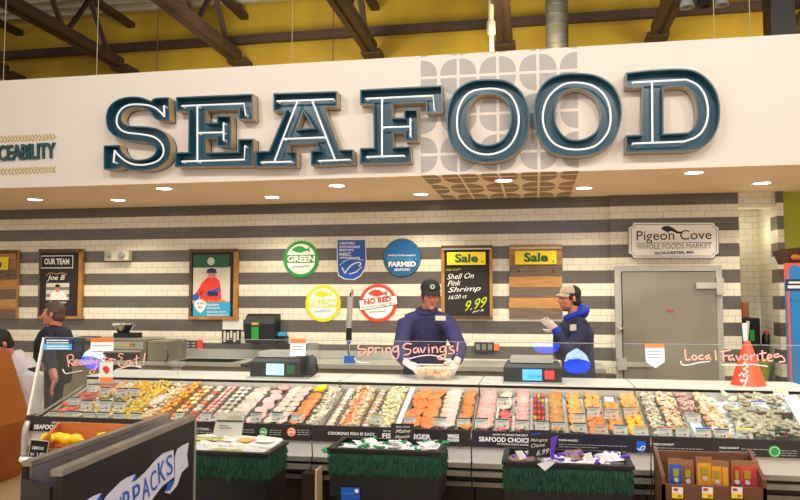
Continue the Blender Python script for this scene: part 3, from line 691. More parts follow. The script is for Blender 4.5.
# ------------------------------------------------------------------ back counter and kitchen gear
CT = .80; CY = 8.45
xl, xr = at(28, 360, CY).x, at(606, 360, CY).x
t = thing('back_counter', 'long stainless steel work counter with backsplash along the tiled wall', 'counter', ((xl+xr)/2, 8.85, 0))
build(MB().box((xl, CY, CT-.05), (xr, YW-.01, CT)), 'worktop', 'steel', t); build(MB().box((xl, CY+.05, .08), (xr, YW-.05, CT-.05)), 'cabinet_front', 'dark_steel', t)
build(MB().box((xl, YW-.06, CT+.003), (at(415, 360, YW).x, YW-.015, CT+.10)), 'backsplash', 'steel', None, 'low steel backsplash strip behind the work counter', 'backsplash')
def gear(name, label, cat, x0, y0, x1, y1, Y, dep, mt, group=None, bottom=None):
    """a box-shaped appliance body whose front fills a photo rectangle; returns its empty and front plane"""
    a = at(x0, (y0+y1)/2, Y); b = at(x1, (y0+y1)/2, Y); zt = at((x0+x1)/2, y0, Y).z; zb = at((x0+x1)/2, y1, Y).z if bottom is None else bottom
    t = thing(name, label, cat, ((a.x+b.x)/2, Y+dep/2, zb), group)
    o = build(MB().box((a.x, Y, zb), (b.x, Y+dep, zt)), 'body', mt, t)
    bv = o.modifiers.new('b', 'BEVEL'); bv.width = .012; bv.segments = 2
    return t
def front(name, x0, y0, x1, y1, Y, th, mt, parent): return build(rect(MB(), x0, y0, x1, y1, Y, th, th, mt), name, None, parent)
# steam oven with dial panel, and the dark cabinet right of it
t = gear('steam_oven', 'stainless steel oven with a lit red and green control strip', 'oven', 84, 339, 146, 378, 8.5, .5, 'dark_steel', bottom=CT)
front('control_panel', 111, 342, 143, 349, 8.5, .01, 'steel', t)
for i in range(8): front('indicator_light', 115+i*2.1, 344, 116.3+i*2.1, 346, 8.49, .004, 'lime', t)
front('red_button', 129.5, 343.3, 132.2, 346.5, 8.49, .005, 'red', t); front('green_button', 132.8, 343.3, 135.3, 346.5, 8.49, .005, 'green', t)
front('oven_window', 100, 353, 139, 371, 8.5, .008, 'black', t); build(MB().tube(pts([(98, 351.5), (141, 351.5)], 8.45), .012, 8), 'handle', 'steel', t)
t = gear('steamer_cabinet', 'dark grey steel cabinet with a curved handle right of the oven', 'cabinet', 147, 341, 166, 378, 8.45, .55, 'dark_steel', bottom=CT)
build(MB().tube([at(166.5, 350, 8.4), at(168, 354, 8.36), at(167.5, 359, 8.36), at(165.5, 361, 8.44)], .01, 8), 'handle', 'black', t)
t = gear('drinks_cooler', 'small blue-fronted cooler behind the left end of the glass', 'cooler', 62, 338, 81, 378, 8.5, .45, 'black', bottom=CT)
front('blue_panel', 73, 339, 82, 352, 8.4, .01, 'navy', t); front('slot', 76, 341, 90, 345, 8.39, .005, 'black', t)
t = gear('sink_unit', 'low olive grey steel sink unit below the outlet', 'sink', 172, 365, 232, 378, 8.46, .5, 'dark_steel', bottom=CT)
build(MB().lathe([(.06, 0), (.05, .1), (.09, .12), (.09, .16)], at(177, 376, 8.25), 14), 'drain_stand', 'steel', t)
t = gear('label_printer', 'black low printer with white rolls standing behind the right scale', 'printer', 240, 367, 249, 378, 8.3, .3, 'black', bottom=CT)
# ornament on the oven
t = thing('display_stand', 'silver dish on a small black box on top of the oven', 'stand', tuple(at(123, 339, 8.7))); Y = 8.7
build(rect(MB(), 113.3, 333, 134, 339.5, Y, 0, .2, 'black'), 'box_base', None, t)
build(MB().lathe([(.05, -.01), (.07, .0), (.12, .08), (.15, .1), (.15, .12), (.0001, .12)], at(123.5, 332.5, Y+.08), 18, 'chrome'), 'dish', None, t)
# spray hose
t = thing('spray_hose', 'pre-rinse spray hose with a blue grip standing left of the NO RED badge', 'faucet', tuple(at(349, 378, 8.7)))
H = [V((at(350, 375, 8.7).x, 8.7, CT+.002)), at(349, 355, 8.7), at(347.5, 335, 8.7), at(348, 315, 8.7), at(349.5, 300, 8.7), at(351, 292, 8.68), at(352.5, 290.5, 8.6), at(353, 295, 8.56)]
m = MB().tube(H, .014, 8); build(m, 'riser_pipe', 'chrome', t)
m = MB(); c0 = at(350.5, 297, 8.66); c1 = at(348.5, 333, 8.66); q = []
for i in range(161): a = i*.785; p = c0.lerp(c1, i/160); q.append(p+V((math.cos(a)*.032, math.sin(a)*.032, 0)))
m.tube(q, .008, 5); build(m, 'spring_coil', 'steel', t)
build(MB().tube(pts([(349, 328), (348.8, 340)], 8.62), .035, 10), 'spray_head', 'black', t); build(MB().tube(pts([(347.5, 342), (350.5, 342)], 8.6), .022, 8), 'blue_ring', 'blue', t)
build(rect(MB(), 344, 356, 353.5, 363.5, 8.6, 0, .08, 'blue'), 'mixer_valve', None, t)
m = MB().tube(pts([(340, 373), (357, 373)], 8.55), .015, 8)
for x in (342, 355.5): m.tube(pts([(x, 366), (x, 376)], 8.55), .012, 8)
m.tube(pts([(352, 369), (359, 368)], 8.53), .014, 8); build(m, 'tap_handles', 'steel', t)

# ------------------------------------------------------------------ the seafood case
Y0, Z0 = 4.97, .688; Y1, Z1 = 5.62, .868
ED = V((0, Y1-Y0, Z1-Z0)); DL = ED.length; ED.normalize(); NRM = V((0, -ED.z, ED.y))
def dk(x, v, h=0): return V((x, Y0, Z0))+ED*(v*DL)+NRM*h
DECK = (V((0, Y0, Z0)), NRM)
FX = lambda px: at(px, 424+(px-300)*.028, Y0).x      # world x of a front edge point
segs = [(33, 314.2), (315.6, 471.4), (472.8, 648.4), (649.8, 860)]
SY = 4.90
def seg_label(i): return ['left end section of the seafood display case, nearest the lemon crate', 'section of the seafood display case behind the net bags of mussels', 'section of the seafood display case behind the net bags of clams', 'right end section of the seafood display case with the shellfish on ice'][i]
zst = at(450, 429.5, SY).z; zsb = at(450, 445.5, SY).z
TG = V((0, 5.07, 1.277)); BG = V((0, SY+.02, zst+.005)); GD = (TG-BG); GLN = GD.length; GD.normalize(); GN = V((0, -GD.z, GD.y)); GP = (BG-GN*.004*-1, GN)
GPL = (BG+GN*.006, GN)
cases = []
mat('case_black', (40, 32, 30), rough=.5); mat('bumper', (176, 172, 160), (120, 110, 98), 3, .3, .7); mat('case_inner', (196, 190, 178), rough=.35, metal=.4)
mat('led', (255, 252, 244), emit=5); mat('ledge_white', (214, 209, 198), rough=.3); mat('dark_base', (30, 20, 16), (44, 28, 20), 2, .4); mat('strip_blue', (30, 30, 42), rough=.5)
for i, (p0, p1) in enumerate(segs):
    a, b = FX(p0), FX(p1)
    t = thing('display_case', seg_label(i), 'display case', ((a+b)/2, 5.3, 0), 'sections of the seafood display case'); cases.append(t)
    build(MB().box((a, SY+.25, .12), (b, 6.1, .56)), 'base_cabinet', 'dark_base', t)
    build(MB().box((a, SY+.32, 0), (b, 6.05, .12)), 'kick_plate', 'black', t)
    m = MB(); m.add([dk(a, -.07, -.03), dk(b, -.07, -.03), dk(b, 1.0, -.03), dk(a, 1.0, -.03), dk(a, -.07, -.07), dk(b, -.07, -.07), dk(b, 1.0, -.07), dk(a, 1.0, -.07)], [(0,1,2,3),(7,6,5,4),(0,4,5,1),(1,5,6,2),(2,6,7,3),(3,7,4,0)]); build(m, 'display_deck', 'case_inner', t)
    build(MB().box((a, Y1+.012, Z1-.1), (b, Y1+.03, .925)), 'rear_panel', 'case_inner', t)
    build(MB().box((a, SY-.012, zsb), (b, SY+.015, zst)), 'message_strip', 'strip_blue' if i == 2 else 'case_black', t)
    m = MB(); m.add([(a, SY, zsb), (b, SY, zsb), (b, SY+.02, zsb-.11), (a, SY+.02, zsb-.11), (a, SY+.12, zsb), (b, SY+.12, zsb), (b, SY+.12, zsb-.11), (a, SY+.12, zsb-.11)], [(0,3,2,1),(4,5,6,7),(0,1,5,4),(3,7,6,2),(0,4,7,3),(1,2,6,5)]); build(m, 'front_panel', 'ledge_white', t)
    for zz, yy in ((.11, .0), (.16, -.02), (.235, .03)):
        build(MB().box((a, SY+yy, zsb-zz-.03), (b, SY+yy+.05, zsb-zz)), 'bumper_rail', 'bumper', t)
    build(MB().box((a, SY+.1, .5), (b, SY+.26, zsb-.08)), 'toe_board', 'dark_base', t)
    m = MB(); m.box((a, Y1+.012, .905), (b, 6.16, .935), 'ledge_white'); m.box((a, 6.1, .5), (b, 6.16, .905), 'dark_steel'); build(m, 'service_ledge', None, t)
    if i in (0, 1):
        pass
    # glass
    cuts = [a, at(176, 380, GPL).x, b] if i == 0 else [a, b]
    for j in range(len(cuts)-1):
        u, w = cuts[j]+.003, cuts[j+1]-.003; o = V((u, BG.y, BG.z))
        g = build(MB().obox(o, (w-u, 0, 0), GD*GLN, -GN*.008), 'glass_pane', 'glass', t)
        build(MB().obox(o+GD*GLN, (w-u, 0, 0), GD*.003, -GN*.008), 'polished_edge', 'grey_plastic', g)
    if i == 0: build(MB().obox(V((a-.012, BG.y-.005, BG.z)), (.016, 0, 0), GD*GLN, -GN*.02), 'end_post', 'white_paint', t); build(MB().obox((a-.012, SY+.03, Z0-.02), (.012, 0, 0), ED*DL, (0, 0, .012)), 'end_rail', 'chrome', t)
# words on the strips
SP = SY-.012
W_ = lambda n, s, a, b, h, mt='white', bo=.015, par=None, sh=0: words(n, s, a, b, h, SP, mt, par, bo, sh)
def fine(par, x0, x1, y, n=1, dy=2.4, slope=.028):
    """rows of print too small to read, as thin light rules"""
    m = MB()
    for k in range(n):
        x = x0
        while x < x1-1:
            l = random.uniform(1.8, 5); e = min(x+l, x1); yy = y+k*dy+(x-x0)*slope
            m.add([at(x, yy, SP)+V((0, -.002, 0)), at(e, yy+.1, SP)+V((0, -.002, 0)), at(e, yy-.7, SP)+V((0, -.002, 0)), at(x, yy-.8, SP)+V((0, -.002, 0))], [(0, 1, 2, 3)]); x = e+.8
    build(m, 'fine_print', 'grey_plastic', par)
c0, c1, c2, c3 = cases
W_('lettering', 'HOW TO MAKE THE BEST', (52, 423.5), (81, 424), 2, par=c0); W_('lettering', 'SEAFOOD CHOICES', (34, 429), (81.5, 429.5), 4.6, bo=.03, par=c0, sh=.2)
build(MB().plate(pts(smooth_loop([(86, 430.3), (87.5, 424.5), (92, 423), (95, 426), (95, 430.3)], 3), SP-.001), (0, -.002, 0), 'sky'), 'blue_emblem', None, c0)
W_('lettering', 'FARM-RAISED', (97, 426.2), (113, 426.4), 1.8, par=c0); fine(c0, 97, 130, 429); fine(c0, 192, 212, 430, 3)
W_('lettering', 'Wild Caught', (192, 429.2), (209, 429.6), 1.8, par=c0); fine(c0, 243, 255, 430, 2)
for cx, mt in ((263.5, 'green'), (291.5, 'orange')):
    a = at(cx, 432, SP-.001); build(MB().lathe([(.0001, 0), (.031, 0), (.031, .003), (.0001, .003)], a, 24, mt, (0, -1, 0)), 'round_emblem', None, c0)
    build(MB().lathe([(.02, .003), (.023, .003), (.023, .005), (.02, .005)], a, 24, 'white', (0, -1, 0), cap=False), 'emblem_ring', None, c0)
    m = MB(); k = .018; m.plate([V((a.x+u*k, a.y-.004, a.z-v*k)) for u, v in FISH], (0, -.001, 0), 'white'); build(m, 'emblem_fish', None, c0)
    fine(c0, cx+6, cx+18, 430.5, 3, 2.2)
W_('lettering', 'COOKING FISH IS EASY.', (328, 434.5), (375.5, 435.8), 3, par=c1); W_('lettering', 'ASK YOUR', (383, 431.5), (393, 431.8), 1.5, par=c1); W_('lettering', 'FISHMONGER', (382.5, 438), (431, 439.5), 5, bo=.03, par=c1)
W_('emblem', 'WHOLE', (447.5, 438), (459, 438.2), 4, par=c1, bo=.05); W_('emblem', 'FOODS', (447.5, 441.5), (459, 441.8), 3.2, par=c1, bo=.05)
W_('lettering', 'HOW TO MAKE THE BEST', (493, 435.3), (528, 436.3), 1.8, par=c2); W_('lettering', 'SEAFOOD CHOICES', (479, 441.3), (533, 443), 4.8, bo=.03, par=c2); W_('lettering', 'AT WHOLE FOODS MARKET', (497, 444.6), (530, 445.8), 1.6, par=c2, bo=.01)
W_('lettering', 'FARM-RAISED', (559, 441), (578, 441.5), 2, par=c2); fine(c2, 559, 628, 444.5, 1, slope=.035); fine(c2, 559, 598, 447, 1, slope=.035)
build(MB().plate(pts([(636.5, 441), (645.5, 441.3), (645.8, 450), (644, 452.2), (641, 453), (638, 451.8), (636.6, 449.5)], SP-.001), (0, -.002, 0), 'blue'), 'blue_emblem', None, c2)
build(MB().tube(pts(smooth_loop([(637.5, 448), (639, 450), (642, 446.5), (645, 446.8), (643, 449.8), (639.5, 450)], 3, False), SP-.004), .0025, 5), 'emblem_tick', 'white', c2)
W_('lettering', 'WILD-CAUGHT', (653, 445), (674, 445.6), 2.1, par=c3); fine(c3, 653, 703, 448, 3, slope=.034)
W_('lettering', 'WILD-CAUGHT', (719, 448.5), (739, 449), 1.9, par=c3); fine(c3, 741, 768, 449.3); fine(c3, 719, 756, 451.5, 3, slope=.03)
a = at(774.5, 451.5, SP-.001); build(MB().lathe([(.0001, 0), (.036, 0), (.036, .003), (.0001, .003)], a, 24, 'green', (0, -1, 0)), 'round_emblem', None, c3); build(MB().lathe([(.025, .003), (.028, .003), (.028, .005), (.025, .005)], a, 24, 'white', (0, -1, 0), cap=False), 'emblem_ring', None, c3); fine(c3, 781, 797, 451, 3)

# ------------------------------------------------------------------ trays and food
mat('tray_steel', (170, 160, 145), rough=.3, metal=.6); mat('tray_wood', (150, 110, 60), rough=.6); mat('ice', (226, 230, 232), (196, 204, 208), 40, .25, bump=.5)
FOOD = {
 'lobster_red': ((205, 60, 30), (235, 110, 60)), 'salad_cream': ((245, 232, 170), (235, 200, 90)), 'salad_white': ((238, 230, 204), (206, 190, 140)), 'mango': ((250, 190, 20), (240, 160, 20)),
 'mango_dice': ((240, 205, 70), (225, 180, 60)), 'nugget': ((220, 150, 30), (190, 110, 20)), 'shrimp_cooked': ((250, 225, 190), (240, 150, 80)), 'shrimp_raw': ((222, 214, 190), (170, 160, 134)),
 'shrimp_pink': ((240, 190, 170), (225, 150, 130)), 'salmon': ((222, 92, 20), (238, 146, 76)), 'cod': ((218, 206, 190), (192, 160, 144)), 'pink_fish': ((226, 178, 164), (200, 124, 118)),
 'burger': ((235, 150, 145), (245, 185, 175)), 'tuna': ((205, 60, 70), (225, 100, 100)), 'catfish': ((200, 144, 66), (164, 104, 42)), 'pepper_red': ((215, 30, 30), (240, 60, 40)), 'pepper_yellow': ((250, 200, 30), (240, 170, 20)),
 'onion': ((190, 50, 120), (230, 150, 190)), 'fillet_orange': ((226, 124, 44), (242, 176, 96)), 'spiced': ((226, 156, 46), (196, 112, 30)), 'shrimp_brown': ((235, 205, 165), (190, 120, 70)), 'squid': ((222, 180, 165), (170, 120, 110)),
 'oyster': ((196, 182, 146), (82, 76, 60)), 'clam': ((216, 206, 176), (158, 146, 116)), 'scallop': ((245, 230, 205), (230, 200, 160)), 'lemon': ((250, 215, 20), (240, 200, 10)), 'grey_fish': ((180, 170, 155), (225, 215, 200))}
FISHY = ('salmon', 'cod', 'pink_fish', 'tuna', 'fillet_orange', 'catfish', 'spiced', 'mango')
for k, (a, b) in FOOD.items(): mat(k, a, b, 9 if k in FISHY else 22, .32, bump=.15, rnd=.16, contrast=.12 if k in FISHY else .2, stretch=(.25, 2.2, 1) if k in FISHY[:4] else None)
T_ = {}
def proto(kind, mt):
    key = (kind, mt)
    if key in T_: return T_[key]
    m = MB(); R = random.Random(kind+mt)
    if kind == 'shrimp':
        q = []; rr = []
        for i in range(9):
            a = -.3+i*.47; r = .017-.0006*i; q.append((math.cos(a)*r, math.sin(a)*r, 0)); rr.append([.004, .0075, .0085, .008, .0075, .0065, .005, .0035, .002][i])
        m.tube(q, rr, 7); e = V(q[-1]); m.plate([e, e+V((.007, .008, 0)), e+V((.011, .002, 0))], (0, 0, .001)); m.plate([e, e+V((.001, .011, 0)), e+V((-.006, .009, 0))], (0, 0, .001))
    elif kind == 'fillet':
        n, k = 9, 8; vs = []
        for i in range(n):
            u = i/(n-1); wd = .5*max(0, 1-abs(2*u-1)**3.2*.985)**.5*(1-.14*u+.05*math.sin(u*11))
            for j in range(k):
                an = 2*math.pi*j/k; vs.append((math.cos(an)*wd, (u-.5), (.5+.5*math.sin(an))**.7*math.sin(math.pi*(.1+.8*u))**.4+.10*math.sin(u*9+math.cos(an)*2)))
        m.add(vs, [(i*k+j, i*k+(j+1) % k, (i+1)*k+(j+1) % k, (i+1)*k+j) for i in range(n-1) for j in range(k)]+[tuple(reversed(range(k))), tuple(range((n-1)*k, n*k))], None, True)
    elif kind == 'chunk': m.ell((R.random(), 0, 0), (1, 1, .8), 8, 6, nz=.9, ns=9); m.v = [p-V((m.v[0].x, 0, 0)) for p in m.v]
    elif kind == 'dice':
        m.box((-.5, -.5, 0), (.5, .5, .8))
    elif kind == 'disc': m.lathe([(.0001, 0), (.85, 0), (1, .15), (1, .45), (.85, .6), (.0001, .62)], (0, 0, 0), 14)
    elif kind == 'oyster':
        vs = []; n, k = 12, 5
        for i in range(k+1):
            th = math.pi*i/k
            for j in range(n):
                ph = 2*math.pi*j/n; w = 1+.12*math.sin(3*ph)+.08*math.sin(7*ph+i)
                vs.append((math.sin(th)*math.cos(ph)*.6*w*(1+.25*math.sin(ph)), math.sin(th)*math.sin(ph)*w, math.cos(th)*.34+.07*math.sin(5*ph)*math.sin(th)+.35))
        m.add(vs, [(i*n+j, (i+1)*n+j, (i+1)*n+(j+1) % n, i*n+(j+1) % n) for i in range(k) for j in range(n)], None, True)
    elif kind == 'clam':
        for s in (1, -1): m.ell((0, 0, .3+s*.1), (1, .85, .42), 12, 6)
    elif kind == 'lobster':
        q = [(0, -.5+i*.125, .12+.05*math.sin(i)) for i in range(9)]
        for i in range(8): m.tube([q[i], q[i+1]], [(.2-.016*i, .13-.01*i), (.17-.016*i, .11-.01*i)], 9)
        for j in (-1, 0, 1): m.plate([V(q[-1]), V(q[-1])+V((j*.14-.06, .16, 0)), V(q[-1])+V((j*.14+.06, .16, 0))], (0, 0, .03))
    T_[key] = m.mesh(mt+'_'+kind, mt); return T_[key]
counter = {}
def put(name, kind, mt, p, size, rz, label, cat, group, tilt=0, up=None):
    sz = size if isinstance(size, (tuple, list)) else (size,)*3
    if kind == 'shrimp': sz = (size,)*3
    o = bpy.data.objects.new(name, proto(kind, mt)); COL.objects.link(o)
    R0 = Matrix((V((1, 0, 0)), ED, NRM)).transposed().to_4x4()
    o.matrix_world = Matrix.Translation(p) @ R0 @ Matrix.Rotation(rz, 4, 'Z') @ Matrix.Rotation(tilt, 4, 'X') @ Matrix.Diagonal((*sz, 1))
    fix(o, label, cat, group); return o
def tray(x0, x1, v0, v1, label, mt='tray_steel', ice=None):
    a, b = FX(x0)+.004, FX(x1)-.004; t = thing('food_tray', label, 'tray', tuple(dk((a+b)/2, (v0+v1)/2, -.028)), 'trays in the seafood case')
    build(MB().obox(dk(a, v0, -.028), (b-a, 0, 0), ED*DL*(v1-v0), NRM*.004), 'tray_base', mt, t)
    m = MB(); w = .004; L = ED*DL*(v1-v0)
    m.obox(dk(a, v0, -.028), (w, 0, 0), L, NRM*.036); m.obox(dk(b-w, v0, -.028), (w, 0, 0), L, NRM*.036); m.obox(dk(a+w, v0, -.028), (b-a-2*w, 0, 0), ED*w, NRM*.036); m.obox(dk(a+w, v1, -.028)-ED*w, (b-a-2*w, 0, 0), ED*w, NRM*.036)
    build(m, 'tray_rim', mt, t)
    return a+w, b-w
def bed(a, b, v0, v1, mt, name, label, cat, hgt=.02, amp=.006):
    m = MB(); n, k = 14, 26; vs = []; sd = random.random()*50
    for i in range(k+1):
        for j in range(n+1):
            u, w = j/n, i/k; e = min(1, min(u, 1-u)*7+.001)*min(1, min(w, 1-w)*12+.001)
            vs.append(dk(a+.003+(b-a-.006)*u, v0+.012+(v1-v0-.024)*w, -.022+e*(hgt+.022+amp*noise.noise(V((u*9+sd, w*22, 0)))*2)))
    m.add(vs, [(i*(n+1)+j, i*(n+1)+j+1, (i+1)*(n+1)+j+1, (i+1)*(n+1)+j) for i in range(k) for j in range(n)], mt, True)
    o = build(m, name, None, None, label, cat); o['kind'] = 'stuff'; return o
def heap(a, b, v0, v1, n, name, kind, mts, size, label, cat, group, h=.02, hv=.018, jig=1):
    R = random.Random(label); w = (b-a); l = (v1-v0)*DL; cols = max(1, round(math.sqrt(n*w/l))); rows = max(1, math.ceil(n/cols))
    s0 = size if not isinstance(size, tuple) else max(size[:2]); pad = (.022 if kind == 'shrimp' else s0*.5 if kind in ('dice', 'fillet') else s0)*.9; k = 0
    for i in range(rows):
        for j in range(cols):
            if k >= n: break
            u = (j+.5+jig*R.uniform(-.3, .3))/cols; vv = (i+.5+jig*R.uniform(-.3, .3))/rows
            x = a+min(max(u*w, min(pad, w/2)), w-min(pad, w/2)); v = v0+min(max(vv*l, min(pad, l/2)), l-min(pad, l/2))/DL
            put(name, kind, mts[k*7 % len(mts)] if jig else mts[k % len(mts)], dk(x, v, h+R.uniform(0, hv)), size if not isinstance(size, tuple) else tuple(q*R.uniform(.9, 1.1) for q in size), R.uniform(0, 6.28) if jig else R.uniform(-.15, .15), label, cat, group, R.uniform(-.25, .25) if jig else 0); k += 1
def fillets(a, b, v0, v1, n, mt, name, label, cat, cols=1, thick=.026, ov=1.35, rz=0):
    n = round(n*1.35/cols)*cols if n > 2 else n+1; R = random.Random(label); rows = math.ceil(n/cols); w = (b-a)/cols; l = (v1-v0)/rows
    for i in range(n):
        c = i % cols; r = rows-1-i//cols
        put(name, 'fillet', mt, dk(a+w*(c+.5), v0+l*(r+.5), -.004+.002*(rows-r)), (w*1.10, l*DL*(ov+.5), thick), rz+R.uniform(-.28, .28), label, cat, label.split(',')[0], -R.uniform(.10, .2)*min(1, .12/max(l*DL, .05)))

def shrimp_tray(x0, x1, v0, v1, mt, n, what, where, size=1.0, sub=None, tr=True):
    a, b = tray(x0, x1, v0, v1, 'steel tray of '+what+' '+where) if tr else (FX(x0), FX(x1))
    nm = {'cooked': 'cooked_shrimp', 'mixed': 'cooked_shrimp', 'peeled': 'peeled_shrimp', 'small': 'peeled_shrimp', 'raw': 'grey_shrimp', 'shell-on': 'striped_shrimp', 'large': 'striped_shrimp'}[what.split()[0]]
    bed(a, b, v0, v1, mt, 'shrimp_layer', 'packed lower layer of '+what+' '+where, 'shrimp', .012, .008)
    heap(a, b, v0, v1, n, nm, 'shrimp', [mt] if not sub else sub, size, what+' '+where, 'shrimp', what+' '+where)
# 1 crab and lobster
a, b = tray(43, 70, 0, 1, 'steel tray of red lobster tails and crab at the far left end')
bed(a, b, 0, 1, 'shrimp_pink', 'crab_meat', 'pink crab meat under the lobster tails at the far left end', 'crab meat', .006)
for i, (x, v) in enumerate(((54, .16), (62, .24), (52, .34), (64, .52), (55, .62), (62, .72), (66, .86))): put('lobster_tail', 'lobster', 'lobster_red', dk(FX(x), v, .012), (.1, .12, .07), (i % 2)*.5-1.4, 'red lobster tail in the leftmost tray of the case', 'lobster tail', 'lobster tails in the leftmost tray')
a, b = tray(71, 94, 0, .54, 'steel tray of creamy white seafood salad near the left end, front row'); bed(a, b, 0, .54, 'salad_white', 'seafood_salad', 'creamy white seafood salad in the front left tray', 'salad', .018, .02)
heap(a, b, 0, .54, 34, 'salad_chunk', 'chunk', ['salad_cream', 'salad_white', 'mango'], (.013, .014, .012), 'creamy chunk in the front left salad tray', 'salad', 'chunks of the front left salad')
a, b = tray(71, 94, .56, 1, 'steel tray of white crab salad near the left end, back row'); bed(a, b, .56, 1, 'salad_white', 'seafood_salad', 'white crab salad in the back left tray', 'salad', .018, .02)
heap(a, b, .56, 1, 26, 'salad_chunk', 'chunk', ['cod', 'salad_white', 'cod', 'mango'], (.014, .014, .012), 'white chunk in the back left crab salad tray', 'salad', 'chunks of the back left crab salad')
a, b = tray(95, 111, 0, .6, 'steel tray of pale shrimp salad, third from the left'); bed(a, b, 0, .6, 'salad_cream', 'seafood_salad', 'yellow shrimp salad in the third tray from the left', 'salad', .018, .02)
heap(a, b, 0, .6, 26, 'salad_chunk', 'chunk', ['salad_cream', 'mango', 'salad_white'], (.013, .014, .012), 'yellow chunk in the third tray from the left', 'salad', 'chunks of the third salad')
a, b = tray(90, 111, .63, 1, 'steel tray of bright mango cubes at the back left') ; bed(a, b, .63, 1, 'mango', 'mango_salad', 'bright yellow mango salad at the back left', 'salad', .02, .02)
heap(a, b, .63, 1, 24, 'mango_cube', 'dice', ['mango', 'mango', 'salad_cream'], (.017, .017, .017), 'bright yellow mango cube in the back left tray', 'mango', 'mango cubes at the back left')
a, b = tray(112, 132, 0, 1, 'long wooden-edged tray of diced yellow mango', 'tray_wood'); bed(a, b, 0, 1, 'mango_dice', 'mango_salad', 'long bed of diced pale mango', 'salad', .014, .01)
heap(a, b, 0, 1, 72, 'mango_cube', 'dice', ['mango_dice', 'mango_dice', 'salad_cream'], (.018, .018, .018), 'pale yellow mango cube in the long wooden-edged tray', 'mango', 'mango cubes in the long tray')
shrimp_tray(133, 150, 0, 1, 'shrimp_cooked', 46, 'cooked white and orange shrimp', 'behind the purple bag', 1.0, ['shrimp_cooked', 'salad_white'])
put('food_bag', 'chunk', 'cod', dk(FX(140), .42, .045), (.055, .06, .03), .3, 'glossy white and violet bag lying on the cooked shrimp at left', 'bag', None)
a, b = tray(151, 163, 0, 1, 'steel tray of golden nuggets'); bed(a, b, 0, 1, 'nugget', 'nugget_layer', 'golden breaded lower layer in the nugget tray', 'nugget', .012, .01)
heap(a, b, .0, 1, 46, 'nugget', 'chunk', ['nugget', 'nugget', 'mango'], (.016, .018, .014), 'golden breaded nugget in the narrow tray at left', 'nugget', 'golden nuggets')
def kebabs(x0, x1, v0, v1, n, mts, label, seq=9, wood='tray_wood'):
    a, b = tray(x0, x1, v0, v1, 'tray of '+label)
    for i in range(n):
        x = a+(b-a)*(i+.5)/n; t = thing('kebab', 'skewer of '+label, 'kebab', tuple(dk(x, v0, 0)), label)
        build(MB().tube([dk(x, v0+.02, .008), dk(x, v1-.02, .008)], .002, 5), 'skewer', wood, t)
        rr = random.Random(i+x0)
        for j in range(seq):
            v = v0+(v1-v0)*(j+.6)/(seq+.3); mt = mts[(i+j) % len(mts)]; q = MB(); c = dk(x, v, .010); w = (b-a)/n*.48; ll = (v1-v0)*DL/seq*.56
            q.ell(c, (w, ll, .015), 9, 6, nz=.35, ns=8); build(q, 'kebab_piece', mt, t)
kebabs(164, 178, 0, 1, 2, ['shrimp_cooked', 'salmon', 'salad_cream'], 'cooked shrimp and salmon right of the nuggets')
kebabs(179, 190, 0, 1, 1, ['cod', 'shrimp_raw', 'lobster_red'], 'white shrimp in a narrow bagged tray', 11)
kebabs(191, 204, 0, 1, 2, ['shrimp_pink', 'pink_fish'], 'pink shrimp at the left of the case', 11)
kebabs(205, 221, 0, 1, 2, ['grey_fish', 'cod', 'grey_fish'], 'grey and white scallops wrapped in bacon', 9)
a, b = tray(222, 242, 0, 1, 'steel tray of white fish fillets on ice'); bed(a, b, 0, 1, 'ice', 'crushed_ice', 'crushed ice under the white fish at left', 'ice', .008); fillets(a, b, .05, .95, 6, 'cod', 'fish_fillet', 'white fish fillet on ice, behind the tall white sign', 'fish fillet', thick=.03)
a, b = tray(243, 261, 0, 1, 'steel tray of round pink salmon burgers')
R = random.Random(4)
for i in range(8): put('fish_burger', 'disc', 'burger', dk(a+(b-a)*(.5+(.12 if i % 2 else -.12)), .07+i*.125, .008), (.046, .046, .03), R.uniform(0, 3), 'round pink fish burger in the tray left of the white fillets', 'fish burger', 'pink fish burgers', .22)
a, b = tray(262, 286, 0, 1, 'steel tray of long white halibut pieces'); fillets(a, b, .02, .98, 10, 'cod', 'fish_fillet', 'long white fillet between the pink burgers and the salmon', 'fish fillet', 2, .03)
a, b = tray(287, 303, 0, 1, 'steel tray of orange salmon with a lemon behind it'); fillets(a, b, .04, .8, 4, 'salmon', 'salmon_fillet', 'orange salmon fillet right of the long white fillets', 'salmon', 1, .034)
put('lemon', 'chunk', 'lemon', dk(FX(297), .9, .03), (.045, .04, .03), 0, 'yellow lemon half behind the orange salmon', 'lemon', None)
shrimp_tray(304, 322, 0, 1, 'shrimp_raw', 56, 'peeled pale shrimp', 'right of the salmon with the lemon', 1.05, ['shrimp_raw', 'scallop', 'cod'])
kebabs(324, 335, 0, 1, 1, ['cod', 'scallop'], 'white scallops beside the purple bag', 13)
shrimp_tray(336, 359, 0, 1, 'shrimp_cooked', 84, 'mixed cooked shrimp with orange tails', 'above the words about cooking fish', 1.0, ['shrimp_cooked', 'salad_white', 'shrimp_cooked', 'salmon'])
kebabs(360, 371, 0, 1, 1, ['cod', 'shrimp_brown'], 'bacon-wrapped scallops between the two shrimp trays', 12)
shrimp_tray(372, 394, 0, 1, 'salad_white', 84, 'small cream peeled shrimp', 'left of the white divider', .95, ['salad_white', 'scallop', 'salad_cream'])
build(MB().obox(dk(FX(395), 0, -.02), (FX(400)-FX(395), 0, 0), ED*DL, NRM*.05), 'tray_divider', 'white', None, 'upright white plastic divider left of the big salmon fillets', 'divider')
a, b = tray(402, 435, 0, 1, 'wide tray of large orange salmon fillets'); fillets(a, b, .04, .98, 6, 'salmon', 'salmon_fillet', 'large orange salmon fillet right of the white divider', 'salmon', 2, .036, 1.3)
